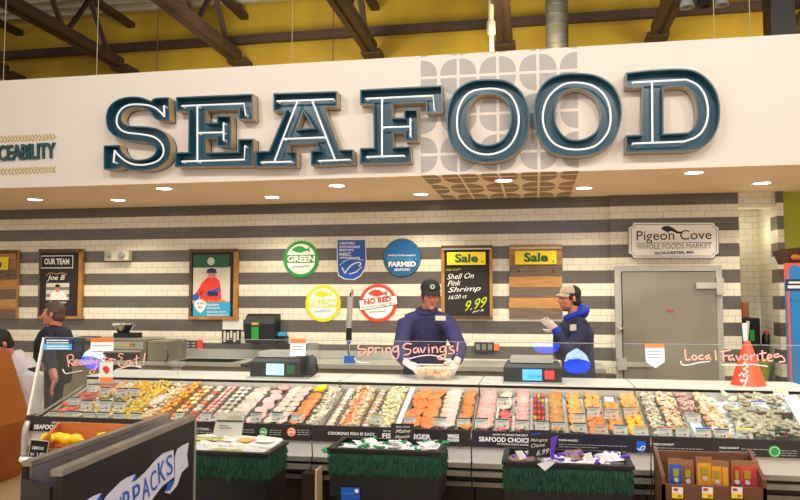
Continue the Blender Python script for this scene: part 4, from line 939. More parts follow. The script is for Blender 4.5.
a, b = tray(436, 455, 0, 1, 'steel tray of thick white cod'); fillets(a, b, .04, .98, 6, 'cod', 'cod_fillet', 'thick white cod piece between the two salmon trays', 'fish fillet', 1, .036, 1.5)
a, b = tray(456, 471, 0, 1, 'narrow tray of orange salmon portions'); fillets(a, b, .04, .98, 4, 'salmon', 'salmon_fillet', 'orange salmon portion right of the white cod', 'salmon', 1, .034, 1.3)
a, b = tray(474, 494, 0, 1, 'steel tray of pale pink snapper'); fillets(a, b, .04, 1, 7, 'pink_fish', 'fish_fillet', 'pale pink fillet above the words about choices', 'fish fillet', 1, .036, 1.5)
a, b = tray(496, 511, 0, .5, 'small front tray of red tuna'); fillets(a, b, .02, .48, 2, 'tuna', 'tuna_steak', 'red tuna steak behind its grey card', 'tuna', 1, .03)
a, b = tray(496, 511, .52, 1, 'small back tray of white swordfish'); fillets(a, b, .54, .98, 2, 'cod', 'fish_fillet', 'white fillet behind the red tuna', 'fish fillet', 1, .03)
a, b = tray(513, 530, 0, 1, 'steel tray of pink trout'); fillets(a, b, .04, 1, 7, 'pink_fish', 'fish_fillet', 'pink fillet left of the pepper skewers', 'fish fillet', 1, .034, 1.5)
kebabs(532, 547, 0, 1, 3, ['pepper_red', 'onion', 'pepper_yellow', 'pepper_red', 'lobster_red'], 'red and yellow peppers and onion', 7)
a, b = tray(549, 566, 0, 1, 'steel tray of tan catfish'); fillets(a, b, .04, 1, 5, 'catfish', 'fish_fillet', 'tan seasoned fillet right of the pepper skewers', 'fish fillet', 1, .036, 1.5)
a, b = tray(569, 586, 0, 1, 'steel tray of packed orange fillets beside the glare'); fillets(a, b, .04, 1, 5, 'fillet_orange', 'fish_fillet', 'orange crumbed piece right of the tan fillets', 'fish fillet', 1, .03, 1.2)
a, b = tray(589, 608, 0, .5, 'small front tray of orange marinated shrimp'); bed(a, b, 0, .5, 'fillet_orange', 'marinated_layer', 'orange marinade layer in the front tray', 'seafood', .01); fillets(a, b, .04, .48, 4, 'salmon', 'marinated_fillet', 'orange marinated strip in the front one of two trays', 'fish fillet', 2, .026)
a, b = tray(589, 608, .52, 1, 'small back tray of orange marinated fillets'); fillets(a, b, .52, 1, 6, 'fillet_orange', 'marinated_fillet', 'orange marinated strip in the back one of two trays', 'fish fillet', 2, .026)
a, b = tray(610, 627, 0, .5, 'small front tray of golden spiced chunks'); fillets(a, b, .04, .5, 6, 'spiced', 'spiced_fillet', 'golden spiced strip in the front middle tray', 'fish fillet', 2, .026)
a, b = tray(610, 627, .52, 1, 'small back tray of golden spiced chunks on ice'); bed(a, b, .52, 1, 'ice', 'crushed_ice', 'crushed ice behind the golden spiced strips', 'ice', .006); fillets(a, b, .52, .78, 4, 'spiced', 'spiced_fillet', 'golden spiced strip in the back middle tray', 'fish fillet', 2, .026)
a, b = tray(629, 649, 0, .5, 'small front tray of yellow marinated fish'); fillets(a, b, .04, .5, 6, 'mango', 'marinated_fillet', 'bright yellow marinated strip in the front tray', 'fish fillet', 2, .026)
a, b = tray(629, 649, .52, 1, 'small back tray of orange marinated shrimp'); fillets(a, b, .52, 1, 6, 'fillet_orange', 'marinated_fillet', 'orange strip behind the bright yellow marinated ones', 'fish fillet', 2, .026)
shrimp_tray(652, 669, 0, 1, 'shrimp_raw', 72, 'raw grey shrimp', 'left of the brown shrimp', 1.1, ['shrimp_raw', 'clam'])
shrimp_tray(670, 691, .12, 1, 'shrimp_brown', 72, 'shell-on brown striped shrimp', 'right of the raw grey shrimp', 1.25, ['shrimp_brown', 'shrimp_brown', 'scallop'])
a, b = tray(692, 712, 0, 1, 'steel tray of squid on crushed ice'); bed(a, b, 0, .55, 'ice', 'crushed_ice', 'crushed ice in front of the squid', 'ice', .02)
heap(a, b, .58, 1, 26, 'squid', 'shrimp', ['squid'], 1.2, 'pale purple squid piece behind the ice', 'squid', 'squid pieces')
bed(a, b, .57, 1, 'squid', 'squid_layer', 'packed lower layer of squid', 'squid', .01)
shrimp_tray(713, 736, .0, 1, 'shrimp_brown', 74, 'large striped shrimp', 'left of the oysters', 1.5, ['shrimp_brown', 'scallop'])
xa_, xb_ = FX(738), FX(830)
bed(xa_, xb_, 0, 1, 'ice', 'crushed_ice', 'crushed ice under the oysters and clams at the right end', 'ice', .004, .02)
R = random.Random(11); k = 0
for i in range(17):
    for j in range(14):
        x = xa_+.03+(xb_-xa_-.06)*(i+R.uniform(.1, .9))/17; v = (j+R.uniform(.1, .9))/14
        v = min(max(v, .05), .95); px, py = proj(dk(x, v, 0))
        if (716 < px < 745 and py < 411 and R.random() < .85) or (750 < px < 780 and 408 < py < 413) or (px > 780 and py < 428): continue
        if px > 806: continue
        hh = .015+R.uniform(0, .03)
        if px > 745 and py > 411: put('oyster', 'oyster', 'oyster', dk(x, v, hh), (.042, .042, .03), R.uniform(0, 6), 'olive rough-shelled oyster heaped below the wooden divider', 'oyster', 'oysters at the front right', R.uniform(-.4, .4))
        elif px > 735: put('oyster', 'oyster', 'clam' if R.random() < .4 else 'oyster', dk(x, v, hh), (.038, .04, .03), R.uniform(0, 6), 'shellfish on the ice behind the wooden divider', 'oyster', 'oysters at the back right', R.uniform(-.4, .4))
        else: put('clam', 'oyster' if R.random() < .7 else 'clam', 'oyster' if R.random() < .6 else 'clam', dk(x, v, hh), (.034, .038, .03), R.uniform(0, 6), 'shellfish heaped right of the striped shrimp', 'clam', 'shellfish right of the striped shrimp', R.uniform(-.4, .4))
a = at(743, 411, DECK); b = at(786, 413.5, DECK); build(MB().obox(dk(a.x, .46, 0), (b.x-a.x, 0, 0), ED*.015, NRM*.06), 'wooden_divider', 'knot', None, 'brown wooden divider between front and back oysters', 'divider')
# big white paper-lined scoop at the right end
build(MB().plate([dk(at(778, 400, DECK).x, .8, .06), dk(at(790, 400, DECK).x, .85, .07), dk(at(812, 430, DECK).x, .18, .06), dk(at(796, 430, DECK).x, .18, .05)], NRM*.012, 'white'), 'serving_board', None, None, 'slanting white board lying on the ice at the right end', 'board')

# ------------------------------------------------------------------ price cards
mat('card_grey', (196, 192, 178), rough=.5); mat('card_tan', (206, 178, 150), rough=.5); mat('card_dark', (44, 54, 58), rough=.5); mat('card_red', (200, 80, 60), rough=.5); mat('olive', (168, 160, 40), rough=.5)
def card(x0, x1, y0, y1, head, where, body='card_grey', mark='crimson'):
    c = at((x0+x1)/2, y1, (dk(0, 0, .03), NRM)); Y = max(c.y, Y0-.012); A = at(x0, y1, Y); B = at(x1, y1, Y); top = at((x0+x1)/2, y0, Y).z; bot = A.z*.5+B.z*.5
    hn = {'card_dark': 'dark', 'dark_teal': 'green', 'orange': 'orange', 'olive': 'olive', 'card_red': 'red', 'navy': 'navy', 'blue': 'blue', 'yellow': 'yellow', 'grey_text': 'grey'}[head]
    t = thing('price_card', ('tan' if body == 'card_tan' else 'white' if body == 'white' else 'black' if body == 'chalk' else 'grey')+' price card, '+hn+' header, '+where, 'price card', ((A.x+B.x)/2, Y, bot), 'price cards in the seafood case')
    h = top-bot; tl = V((0, .25*h, h)); wd = B.x-A.x
    build(MB().obox((A.x, Y, bot), (wd, 0, 0), (0, .004, 0), tl), 'card_face', body, t)
    build(MB().obox(V((A.x, Y-.0015, bot))+tl*.86, (wd, 0, 0), (0, .0015, 0), tl*.14), 'header_strip', head, t)
    m = MB()
    for k, (u, e) in enumerate(((.7, .8), (.58, .6), (.2, .45))): m.obox(V((A.x+wd*.08, Y-.001, bot))+tl*u, (wd*e, 0, 0), (0, .001, 0), tl*.05)
    build(m, 'print_lines', 'grey_text', t)
    build(MB().lathe([(.0001, 0), (h*.11, 0), (h*.11, .002), (.0001, .002)], V((A.x+wd*.66, Y-.0005, bot))+tl*.28, 10, None, (0, -1, 0)), 'round_mark', mark, t)
CARDS = [(47,58,411,421,'card_dark','at the front left corner of the case'),(64,78,411,421,'card_dark','in front of the red lobster tails, front row'),(82,93,412,421,'card_dark','third from the left in the front row'),(96,108,412,421,'card_dark','fourth from the left in the front row'),(112,125,413,422,'card_dark','fifth from the left, in front of the long mango tray'),(129,141,413,422,'card_dark','sixth from the left, in front of the cooked shrimp'),
 (68,79,397,405,'card_dark','above the front lobster tails, second row'),(80,91,400,411,'card_dark','second row, right of the lobster tails'),(98,110,400,411,'card_dark','second row, over the yellow shrimp salad'),(113,125,401,411,'card_dark','second row, beside the wooden tray edge'),
 (87,97,384,392,'card_dark','third row, nearest the back left corner'),(99,109,387,397,'card_dark','third row, over the crab salad'),(116,127,388,397,'card_dark','third row, left of the bright mango cubes'),(128.5,139,388,396,'card_dark','third row, over the bright mango cubes'),
 (174,182,412,421,'dark_teal','in front of the shrimp and salmon skewers'),(200,210.5,412.5,422,'dark_teal','in front of the pink shrimp skewers'),(214.5,225,412.5,422,'orange','left of the tall white sign'),(231,242,412,422,'olive','behind the tall white sign'),(250,261,412,422,'card_dark','in front of the pink burgers'),(271,282,412,422,'card_dark','in front of the long white fillets'),(291,302,413,423,'orange','in front of the salmon with the lemon'),
 (369.5,382,414.5,424,'olive','in front of the small cream shrimp'),(404,416,416,425,'orange','in front of the wide salmon tray, left side'),(433,446,417,426,'dark_teal','in front of the thick white cod'),(457,470,418,427,'dark_teal','in front of the narrow salmon tray'),(475,488,418,428,'dark_teal','in front of the pale pink fillets'),(496,509,419,429,'dark_teal','in front of the red tuna'),(497,509,397,406,'card_dark','standing behind the red tuna'),(516,529,420,430,'dark_teal','in front of the pink fillets left of the peppers'),
 (535,549,421,430,'dark_teal','in front of the pepper skewers'),(552,565,422,431,'navy','in front of the tan fillets'),(573,586,423,432,'navy','in front of the orange crumbed pieces'),(573.5,585,413.5,420.5,'navy','second row, over the orange crumbed pieces'),(587.5,600,407,416.5,'grey_text','second row, over the orange marinated strips'),(594,608,424,434,'orange','in front of the orange marinated strips','card_tan'),(605,619,409,419,'grey_text','second row, over the golden strips','card_tan'),(614,628,425,435,'dark_teal','in front of the golden spiced strips'),(624,637,407,416,'grey_text','second row, over the yellow marinated strips','card_tan'),(634,648,426,436,'orange','in front of the bright yellow strips'),
 (658,672.5,427,436.5,'card_red','in front of the brown striped shrimp'),(676,690,427.5,437,'olive','in front of the brown shrimp, right of the red-headed card'),(687,701,413.5,422,'grey_text','standing on the ice in front of the squid'),(696,711.5,428,438,'blue','in front of the squid tray'),(715,730,429,439,'navy','in front of the large striped shrimp'),(737,753.5,428.5,440,'yellow','in front of the oysters'),(752,767,401,411,'blue','among the shellfish behind the wooden divider','white'),(774,789,390,398.5,'yellow','at the back right corner','white'),(776,791,429,439,'card_dark','at the front right corner','chalk')]
for c in CARDS: card(*c)
# pink and white pen lettering on the glass is a part of its pane
def strokes(parent, lines, off, sc, mt, name, r=.0042):
    m = MB()
    for l in lines:
        q = smooth_loop(l, 3, False) if len(l) > 2 else l
        m.tube([at(off[0]+x/sc, off[1]+y/sc, GPL)+GN*.003 for x, y in q], r, 5)
    build(m, name, mt, parent)
o = (65, 345); s = 8.89
strokes(c0, [[(20,100),(30,150),(35,195)],[(15,105),(50,85),(75,100),(70,125),(35,145),(60,165),(78,188)],[(85,165),(110,150),(105,130),(88,145),(90,180),(122,178)],[(165,140),(140,135),(130,165),(150,180),(168,150),(174,180)],[(212,150),(188,143),(182,168),(200,178),(218,150)],[(240,82),(235,130),(224,182)],[(250,130),(255,160),(280,150),(290,125)],[(290,125),(280,190),(255,250),(228,255),(225,235),(270,210),(300,188)],[(360,90),(355,130),(360,152),(378,150)],[(335,127),(385,112)],[(398,125),(380,145),(400,156),(415,138),(400,122),(455,132)],[(522,85),(490,78),(478,102),(512,118),(480,148),(485,185),(520,190),(542,165)],[(588,137),(555,145),(545,175),(570,185),(590,150),(602,184)],[(640,90),(635,150),(645,185),(680,180)],[(610,130),(662,115)],[(715,75),(700,160)],[(699,178),(702,184)]], o, s, 'pink_pen', 'pen_lettering')
for w_ in ([[(20,262),(38,290),(80,285),(150,272)]],[[(370,268),(430,250),(480,240),(545,250)]]): strokes(c0, w_, (60, 330), 6.67, 'white_pen', 'pen_swoosh')
o = (350, 335); s = 6.67
strokes(c1, [[(110,65),(85,55),(55,75),(60,95),(95,95),(105,105),(90,130),(60,135),(62,115)],[(125,85),(120,142)],[(125,90),(150,85),(155,105),(128,120)],[(170,85),(172,125)],[(172,100),(185,85),(202,88)],[(215,85),(218,125)],[(214,64),(215,68)],[(240,85),(242,125)],[(242,100),(258,85),(270,95),(272,122)],[(315,75),(290,85),(292,112),(315,108),(320,70)],[(320,70),(325,130),(308,162),(280,145)],[(412,62),(375,58),(355,80),(370,95),(403,100),(398,125),(360,135)],[(448,85),(425,95),(430,120),(450,110),(454,88),(462,122)],[(470,85),(485,120),(505,80)],[(525,80),(527,120)],[(523,62),(524,66)],[(548,80),(552,120)],[(550,95),(570,80),(582,92),(585,120)],[(635,75),(605,85),(605,112),(630,108),(638,75)],[(638,75),(640,130),(620,163),(590,160),(590,142),(640,130)],[(690,75),(665,85),(675,100),(695,108),(685,125),(655,125)],[(720,50),(715,110)],[(714,125),(715,130)]], o, s, 'pink_pen', 'pen_lettering', .0052)
for w_ in ([[(355,155),(390,160),(450,145),(530,135),(590,145),(640,165),(690,185)]],[[(30,155),(50,178),(90,185),(130,183)]]): strokes(c1, w_, o, s, 'white_pen', 'pen_swoosh')
o = (670, 335); s = 6.15
strokes(c3, [[(92,88),(98,155),(125,150)],[(150,125),(132,140),(148,155),(165,140),(150,125)],[(202,125),(180,132),(180,150),(207,150)],[(242,125),(218,135),(225,152),(242,138),(250,156)],[(278,95),(283,157)],[(325,100),(330,165)],[(310,106),(372,94)],[(328,132),(360,126)],[(388,125),(362,135),(368,158),(388,143),(394,160)],[(405,125),(420,158),(438,125)],[(465,120),(448,140),(462,158),(480,142),(465,120)],[(495,120),(500,160)],[(500,135),(522,120)],[(535,120),(540,160)],[(565,95),(570,158),(588,155)],[(548,118),(592,111)],[(600,145),(624,135),(610,120),(598,140),(605,160),(630,158)],[(668,118),(640,125),(650,140),(680,130),(702,148),(700,165),(668,165)]], o, s, 'pink_pen', 'pen_lettering', .0055)
for w_ in ([[(65,160),(75,185),(120,185),(180,170),(245,165)]],[[(315,185),(400,188),(500,182),(600,195)]]): strokes(c3, w_, o, s, 'white_pen', 'pen_swoosh')
# notices taped on the glass
def taped(poly, label, mt, bands=(), lines=0, pn='notice_sheet', cat='notice'):
    P_ = [at(x, y, GPL)+GN*.002 for x, y in poly]
    cx = sum(x for x, y in poly)/len(poly); cy = max(y for x, y in poly)
    t = thing('glass_notice', label, cat, tuple(at(cx, cy, GPL)))
    build(MB().plate(P_, GN*.0015, mt), pn, None, t)
    for x0, y0, x1, y1, bm_ in bands: build(MB().plate([at(x, y, GPL)+GN*.004 for x, y in ((x0, y0), (x1, y0), (x1, y1), (x0, y1))], GN*.001, bm_), 'colour_band', None, t)
    if lines:
        x0 = min(p[0] for p in poly)+2; x1 = max(p[0] for p in poly)-2; y0 = min(p[1] for p in poly); m = MB()
        for k in range(lines): m.plate([at(x, y, GPL)+GN*.0045 for x, y in ((x0+k % 2, y0+7+k*3.2), (x1-k % 2*2, y0+7+k*3.2), (x1-k % 2*2, y0+7.8+k*3.2), (x0+k % 2, y0+7.8+k*3.2))], GN*.001)
        build(m, 'print_lines', 'grey_text', t)
    return t
t = taped([(45,338.5),(72.5,338.5),(72,350),(43.5,350)], 'blue notice with white lines at the top left of the glass', 'sky', [(45,338.5,72.5,344,'navy')])
m = MB()
for y in (340, 342.5, 346, 348.3): m.plate([at(x, yy, GPL)+GN*.006 for x, yy in ((47, y), (69, y), (69, y+.9), (47, y+.9))], GN*.001)
build(m, 'print_lines', 'white', t)
taped([(91.5,338.5),(114,338.5),(113.5,351),(90.5,351)], 'white notice with an orange header on the Ready to Eat glass', 'white', [(91.5,338.5,114,342.3,'orange')], 1)
taped([(291,339),(306,339),(305.5,356),(290,356)], 'white notice with an orange header left of the hose sprayer', 'white', [(291,339,306,343.3,'orange')], 2)
taped([(644.7,344),(664,344),(664.5,362),(655.5,368),(646,362)], 'pointed white pennant with an orange header on the glass before the cooler door', 'white', [(644.7,344,664,348,'orange')], 3, 'pennant_sheet', 'pennant')
t = taped([(100,362),(113.5,362),(113,382),(99,382)], 'small card with a red lobster picture under the Ready to Eat lettering', 'offwhite', [(100,377.5,113,382,'orange')])
build(MB().plate([at(x, y, GPL)+GN*.006 for x, y in smooth_loop([(103,368),(107,366),(110,370),(107,374),(104,371)], 3)], GN*.001), 'lobster_picture', 'crimson', t)

# ------------------------------------------------------------------ scales and the tub on the ledge
LZ = .935
def scale(x0, x1, y0, y1, label, Y, scr, second):
    """weighing scale standing on the service ledge"""
    A = at(x0, y1, Y); B = at(x1, y1, Y); w = B.x-A.x; zt = at((x0+x1)/2, y0, Y).z; h = zt-LZ
    t = thing('weighing_scale', label, 'scale', ((A.x+B.x)/2, Y+.15, LZ), 'weighing scales on the service ledge')
    m = MB(); m.obox((A.x, Y, LZ), (w, 0, 0), (0, .34, 0), (0, 0, h*.62)); m.add([(A.x, Y, LZ+h*.62), (B.x, Y, LZ+h*.62), (B.x, Y+.3, LZ+h*.62), (A.x, Y+.3, LZ+h*.62), (A.x+.02, Y+.06, LZ+h*.8), (B.x-.02, Y+.06, LZ+h*.8), (B.x-.02, Y+.3, LZ+h*.8), (A.x+.02, Y+.3, LZ+h*.8)], [(0,1,5,4),(1,2,6,5),(2,3,7,6),(3,0,4,7),(4,5,6,7)])
    o = build(m, 'scale_body', 'black_steel', t)
    build(MB().box((A.x+.05, Y+.05, LZ+h*.8), (B.x-.06, Y+.34, LZ+h)), 'weighing_pan', 'steel', t)
    build(MB().box((A.x+w*scr[0], Y-.006, LZ+h*.12), (A.x+w*scr[1], Y, LZ+h*.56)), 'display_screen', scr[2], t)
    build(MB().box((A.x+w*second[0], Y-.006, LZ+h*.18), (A.x+w*second[1], Y, LZ+h*.52)), 'side_panel', second[2], t)
    build(MB().box((A.x+w*.03, Y-.006, LZ+h*.1), (A.x+w*.22, Y, LZ+h*.5)), 'label_slot', 'black', t)
    return t, A, B, h
mat('screen_cyan', (150, 225, 225), emit=.9); mat('screen_blue', (70, 150, 235), emit=.9); mat('screen_red', (225, 50, 50), emit=.5)
t, A, B, h = scale(250, 300, 352.5, 377, 'black weighing scale with a pale cyan screen, left of the hose sprayer', 5.72, (.33, .68, 'screen_cyan'), (.74, .9, 'dark_green'))
build(MB().ell((B.x+.04, 5.85, LZ+.09), (.065, .06, .085), 12, 8, 'black', nz=.4, ns=8), 'food_bag', None, None, 'crumpled dark and colourful bag right of the left scale', 'bag')
t, A, B, h = scale(503.5, 562, 358.5, 384, 'black weighing scale with a blue screen and a red side panel', 5.72, (.33, .66, 'screen_blue'), (.71, .87, 'screen_red'))
words('screen_digits', '0.00 0.00', (528, 378), (541, 378.2), 3.4, 5.714, 'green', t, .02)
# slicer shelf strips under the scales
for nm, a_, b_, lb in (('a', 246, 308, 'steel shelf under the left scale'), ('b', 503, 564, 'steel shelf under the right scale')):
    A = at(a_, 380, 5.66); B = at(b_, 380, 5.66); build(MB().box((A.x, 5.645, .935), (B.x, 5.715, .945)), 'steel_shelf', 'steel', None, lb, 'shelf')
t = thing('plastic_tub', 'clear plastic tub of breaded pieces under the hands of the man in the navy coat', 'tub', tuple(at(435, 386, 5.75)))
A = at(415, 385, 5.75); B = at(453, 385, 5.75); zt = at(434, 367.5, 5.75).z; t.location.z = LZ
mat('breaded', (232, 190, 140), (214, 150, 90), 26, .7, bump=.5); mat('tub_plastic', (238, 230, 214), rough=.3)
m = MB(); lo = [(A.x+.03, 5.74), (B.x-.03, 5.74), (B.x-.03, 5.96), (A.x+.03, 5.96)]; hi = [(A.x-.005, 5.71), (B.x+.015, 5.71), (B.x+.015, 5.99), (A.x-.005, 5.99)]
vs = [V((x, y, LZ+.002)) for x, y in lo]+[V((x, y, zt)) for x, y in hi]; vi = [V((x*1, y, LZ+.01)) for x, y in lo]
m.add(vs, [(0, 3, 2, 1), (0, 1, 5, 4), (1, 2, 6, 5), (2, 3, 7, 6), (3, 0, 4, 7)]); build(m, 'tub_wall', 'frosted', t)
build(MB().tube([vs[4], vs[5], vs[6], vs[7]], .006, 6, closed=True, smooth=False), 'tub_rim', 'tub_plastic', t)
m = MB(); R = random.Random(3)
for i in range(44): m.ell((A.x+.05+(B.x-A.x-.1)*R.random(), R.uniform(5.77, 5.93), LZ+.03+R.random()*(zt-LZ-.05)), (.035, .03, .028), 9, 6, 'breaded', nz=.5, ns=8)
o_ = build(m, 'breaded_pieces', None, None, 'breaded golden pieces filling the clear tub', 'seafood'); o_['kind'] = 'stuff'
# ------------------------------------------------------------------ people
mat('skin_body', (205, 132, 108), (190, 112, 92), 18, .5); mat('lip', (160, 72, 66), rough=.45); mat('eye_white', (225, 220, 212), rough=.3); mat('iris', (40, 30, 26), rough=.3)
mat('navy_cloth', (58, 56, 104), (44, 42, 84), 7, .8, bump=.25); mat('navy_dark', (52, 54, 88), (38, 40, 70), 7, .8, bump=.2); mat('hood_blue', (28, 66, 200), (20, 50, 170), 9, .8, bump=.2)
mat('black_cloth', (30, 29, 32), (22, 21, 24), 7, .85, bump=.2); mat('tee_cloth', (34, 38, 56), (26, 28, 44), 7, .85, bump=.2); mat('white_cloth', (226, 222, 222), (200, 196, 200), 8, .8, bump=.3); mat('glove', (232, 214, 208), (214, 190, 184), 18, .35)
mat('cap_black', (40, 38, 38), rough=.8); mat('cap_tan', (196, 176, 150), rough=.8); mat('hair_dark', (44, 32, 26), (30, 22, 18), 40, .7); mat('hair_grey', (104, 84, 66), (70, 54, 42), 40, .7)
mat('stubble', (140, 96, 78), (112, 74, 60), 40, .7)
mat('trousers', (40, 40, 50), rough=.8)
def remesh(mb, vox, mt, name, parent, it=3, **k):
    me = mb.mesh('tmp', mt); ob = bpy.data.objects.new('tmp', me); COL.objects.link(ob)
    md = ob.modifiers.new('r', 'REMESH'); md.mode = 'VOXEL'; md.voxel_size = vox; md.use_smooth_shade = True
    if it: s = ob.modifiers.new('s', 'SMOOTH'); s.iterations = it; s.factor = .5
    dg = bpy.context.evaluated_depsgraph_get(); m2 = bpy.data.meshes.new_from_object(ob.evaluated_get(dg)); bpy.data.objects.remove(ob); bpy.data.meshes.remove(me)
    m2.materials.clear(); m2.materials.append(M[mt]); m2.name = name
    return build(m2, name, None, parent, **k)
def hand(mb, wrist, d, n, side, curl=.5, spread=.16, s=1.0):
    """palm and five fingers; d points along the hand, n is the back of the hand, side the thumb side"""
    d = V(d).normalized(); n = V(n); n = (n-d*n.dot(d)).normalized(); w = d.cross(n)*side; W = V(wrist)
    R3 = Matrix((w, d, n)).transposed()
    mb.ell(W+d*.05*s, (.041*s, .056*s, .018*s), 12, 8, rot=R3); mb.tube([W-d*.03, W+d*.02], [.028*s, .030*s], 10)
    for i, (o, L, r) in enumerate(((.030, .070, .0095), (.010, .080, .010), (-.010, .074, .0095), (-.029, .058, .0085))):
        p = W+(d*.085+w*o)*s; q = [p-d*.02*s]; a = 0; dd = (d+w*(o*spread*8)).normalized()
        for k in range(3): q.append(p); a += curl*(.55+.25*k); v = dd*math.cos(a)-n*math.sin(a); p = p+v*L*s*(.42, .32, .26)[k]
        q.append(p); mb.tube(q, [r*s, r*s, r*s*.95, r*s*.85, r*s*.62], 7)
    p = W+(d*.025+w*.03)*s; q = [p]
    for k in range(3): v = (d*.62+w*(.75-.25*k)-n*(.25+.2*k*curl)).normalized(); p = p+v*.030*s; q.append(p)
    mb.tube(q, [.014*s, .013*s, .0115*s, .008*s], 8)
def ik(a, b, l1, l2, pole):
    d = b-a; L = min(d.length, (l1+l2)*.995); u = d.normalized(); x = (l1*l1-l2*l2+L*L)/(2*L); h = math.sqrt(max(l1*l1-x*x, 0))
    pv = V(pole); pv = (pv-u*pv.dot(u)).normalized(); return a+u*x+pv*h, a+u*L
def person(label, foot, face, H, head, hdir, hands, coat, shift, cap=None, hair='hair_dark', gloves=True, poles=None, build_w=1.0, hand_d=None, sleeve=1.0, beard=None, group=None):
    f = V((face[0], face[1], 0)).normalized(); r = V((f.y, -f.x, 0))       # r: the person's right
    foot = V(foot); hd = V(head)
    t = thing('person', label, 'person', tuple(foot), group)
    P0 = foot+V((0, 0, .53*H)); fy = V(hdir).normalized(); fx = V((fy.y, -fy.x, 0)).normalized(); fz = fx.cross(fy)*1.0
    if fz.z < 0: fz = -fz
    HM = Matrix((fx, fy, fz)).transposed(); hp = lambda x, y, z: hd+HM@V((x, y, z))
    nk = hp(0, -.035, -.10); N = hd-V((0, 0, .215))-f*.045+V(shift or (0, 0, 0))
    spine = [P0-V((0, 0, .06)), P0.lerp(N, .28), P0.lerp(N, .62)+f*-.01, P0.lerp(N, .86), N]
    W_ = build_w
    sh = [N+r*(.172*W_)-V((0, 0, .085)), N-r*(.172*W_)-V((0, 0, .085))]
    wr = []; el = []
    for i in (0, 1):
        e, w = ik(sh[i], V(hands[i]), .30, .27, poles[i]); el.append(e); wr.append(w)
    def fig(g, arm_end=1.0, lowcut=0, legs=False):
        m = MB(); sp = spine[lowcut:]; rr = [(.165, .125), (.155, .122), (.175, .128), (.150, .10), (.07, .07)][lowcut:]
        m.tube(sp, [(a*W_+g, b*W_+g) for a, b in rr], 18, ref=f)
        m.tube([sh[0], N-V((0, 0, .035)), sh[1]], [.050+g, .066+g, .050+g], 12)
        for i in (0, 1):
            end = el[i].lerp(wr[i], arm_end)
            m.tube([sh[i]-V((0, 0, .0)), sh[i].lerp(el[i], .5), el[i], el[i].lerp(end, .5), end], [.060+g, .052+g, .045+g, .041+g, .031+g], 12)
        return m
    m = fig(0)
    m.tube([N-V((0, 0, .05)), N.lerp(nk, .6), nk+HM@V((0, 0, .03))], [.062, .055, .052], 12)
    m.ell(hp(0, -.012, .035), (.074, .094, .088), 18, 12, rot=HM); m.ell(hp(0, .03, -.025), (.060, .066, .092), 16, 12, rot=HM); m.ell(hp(0, .036, -.078), (.048, .052, .042), 14, 10, rot=HM)
    m.ell(hp(0, .082, -.098), (.022, .02, .018), 10, 8, rot=HM); m.ell(hp(0, .082, .034), (.050, .016, .012), 12, 8, rot=HM)
    m.tube([hp(0, .09, .022), hp(0, .107, -.008), hp(0, .118, -.028)], [.009, .012, .017], 8); m.ell(hp(0, .106, -.034), (.021, .014, .011), 10, 6, rot=HM)
    m.ell(hp(0, .090, -.062), (.026, .013, .011), 10, 6, rot=HM)
    for s in (-1, 1): m.ell(hp(s*.077, -.008, -.008), (.010, .020, .032), 10, 8, rot=HM); m.ell(hp(s*.04, .068, -.025), (.022, .02, .022), 10, 8, rot=HM)
    if not gloves:
        for i in (0, 1): hand(m, wr[i], hand_d[i][0], hand_d[i][1], hand_d[i][2], hand_d[i][3])
    for i, s in ((0, 1), (1, -1)):
        hip = P0+r*.09*s-V((0, 0, .02)); kn = foot+r*.10*s+V((0, 0, .28*H))+f*.02; an = foot+r*.10*s+V((0, 0, .06))
        m.tube([hip, kn, an], [.085, .055, .04], 12)
    body = remesh(m, .0085, 'skin_body', 'body', t, 2)
    m = MB()
    for i, s in ((0, 1), (1, -1)):
        hip = P0+r*.09*s; kn = foot+r*.10*s+V((0, 0, .28*H))+f*.02; an = foot+r*.10*s+V((0, 0, .07))
        m.tube([hip, kn, an], [.105, .075, .065], 12)
    m.tube([P0-V((0, 0, .1)), P0+V((0, 0, .06))], [(.175, .135), (.165, .13)], 16, ref=f); remesh(m, .014, 'trousers', 'trousers', t)
    for s in (1, -1): m = MB(); m.ell(foot+r*.10*s+V((0, 0, .045))+f*.06, (.05, .05, .045), 12, 8); m.tube([foot+r*.10*s+V((0, 0, .045))-f*.02, foot+r*.10*s+V((0, 0, .04))+f*.17], [.045, .04], 12); remesh(m, .012, 'black', 'shoe', t)
    m = fig(.017, sleeve)
    if coat.get('long'): m.tube([P0-V((0, 0, .38)), P0], [(.20*W_, .15*W_), (.18*W_, .14*W_)], 16, ref=f)
    for i in (0, 1):
        for k in range(5):
            c = sh[i].lerp(el[i], .15+.2*k); m.tube([c+V((.03, 0, .01)), c+V((-.03, 0, -.01))], .045, 8)
    remesh(m, .011, coat['mat'], coat['name'], t, 4)
    # eyes, brows, mouth
    for s in (-1, 1):
        build(MB().ell(hp(s*.029, .079, .010), (.012, .009, .007), 10, 8, rot=HM), 'eye', 'eye_white', t)
        build(MB().ell(hp(s*.029, .0868, .009), (.0058, .004, .0058), 8, 6, rot=HM), 'iris', 'iris', t)
        build(MB().tube([hp(s*.013, .098, .030), hp(s*.032, .097, .035), hp(s*.048, .085, .031)], .0042, 6), 'eyebrow', hair, t)
    build(MB().tube([hp(-.022, .092, -.064), hp(0, .100, -.062), hp(.022, .090, -.064)], [.002, .0035, .002], 6), 'mouth', 'lip', t)
    if beard: m = MB(); m.ell(hp(0, .040, -.085), (.0495, .0535, .040), 14, 10, rot=HM); remesh(m, .007, beard, 'beard_stubble', t, 1)
    m = MB(); m.ell(hp(0, -.024, .040), (.081, .096, .090), 18, 12, rot=HM, nz=.12, ns=20); m.ell(hp(0, -.055, -.025), (.070, .062, .062), 14, 10, rot=HM, nz=.1, ns=20)
    if not cap: m.ell(hp(0, .02, .088), (.066, .072, .038), 14, 8, rot=HM, nz=.2, ns=20)
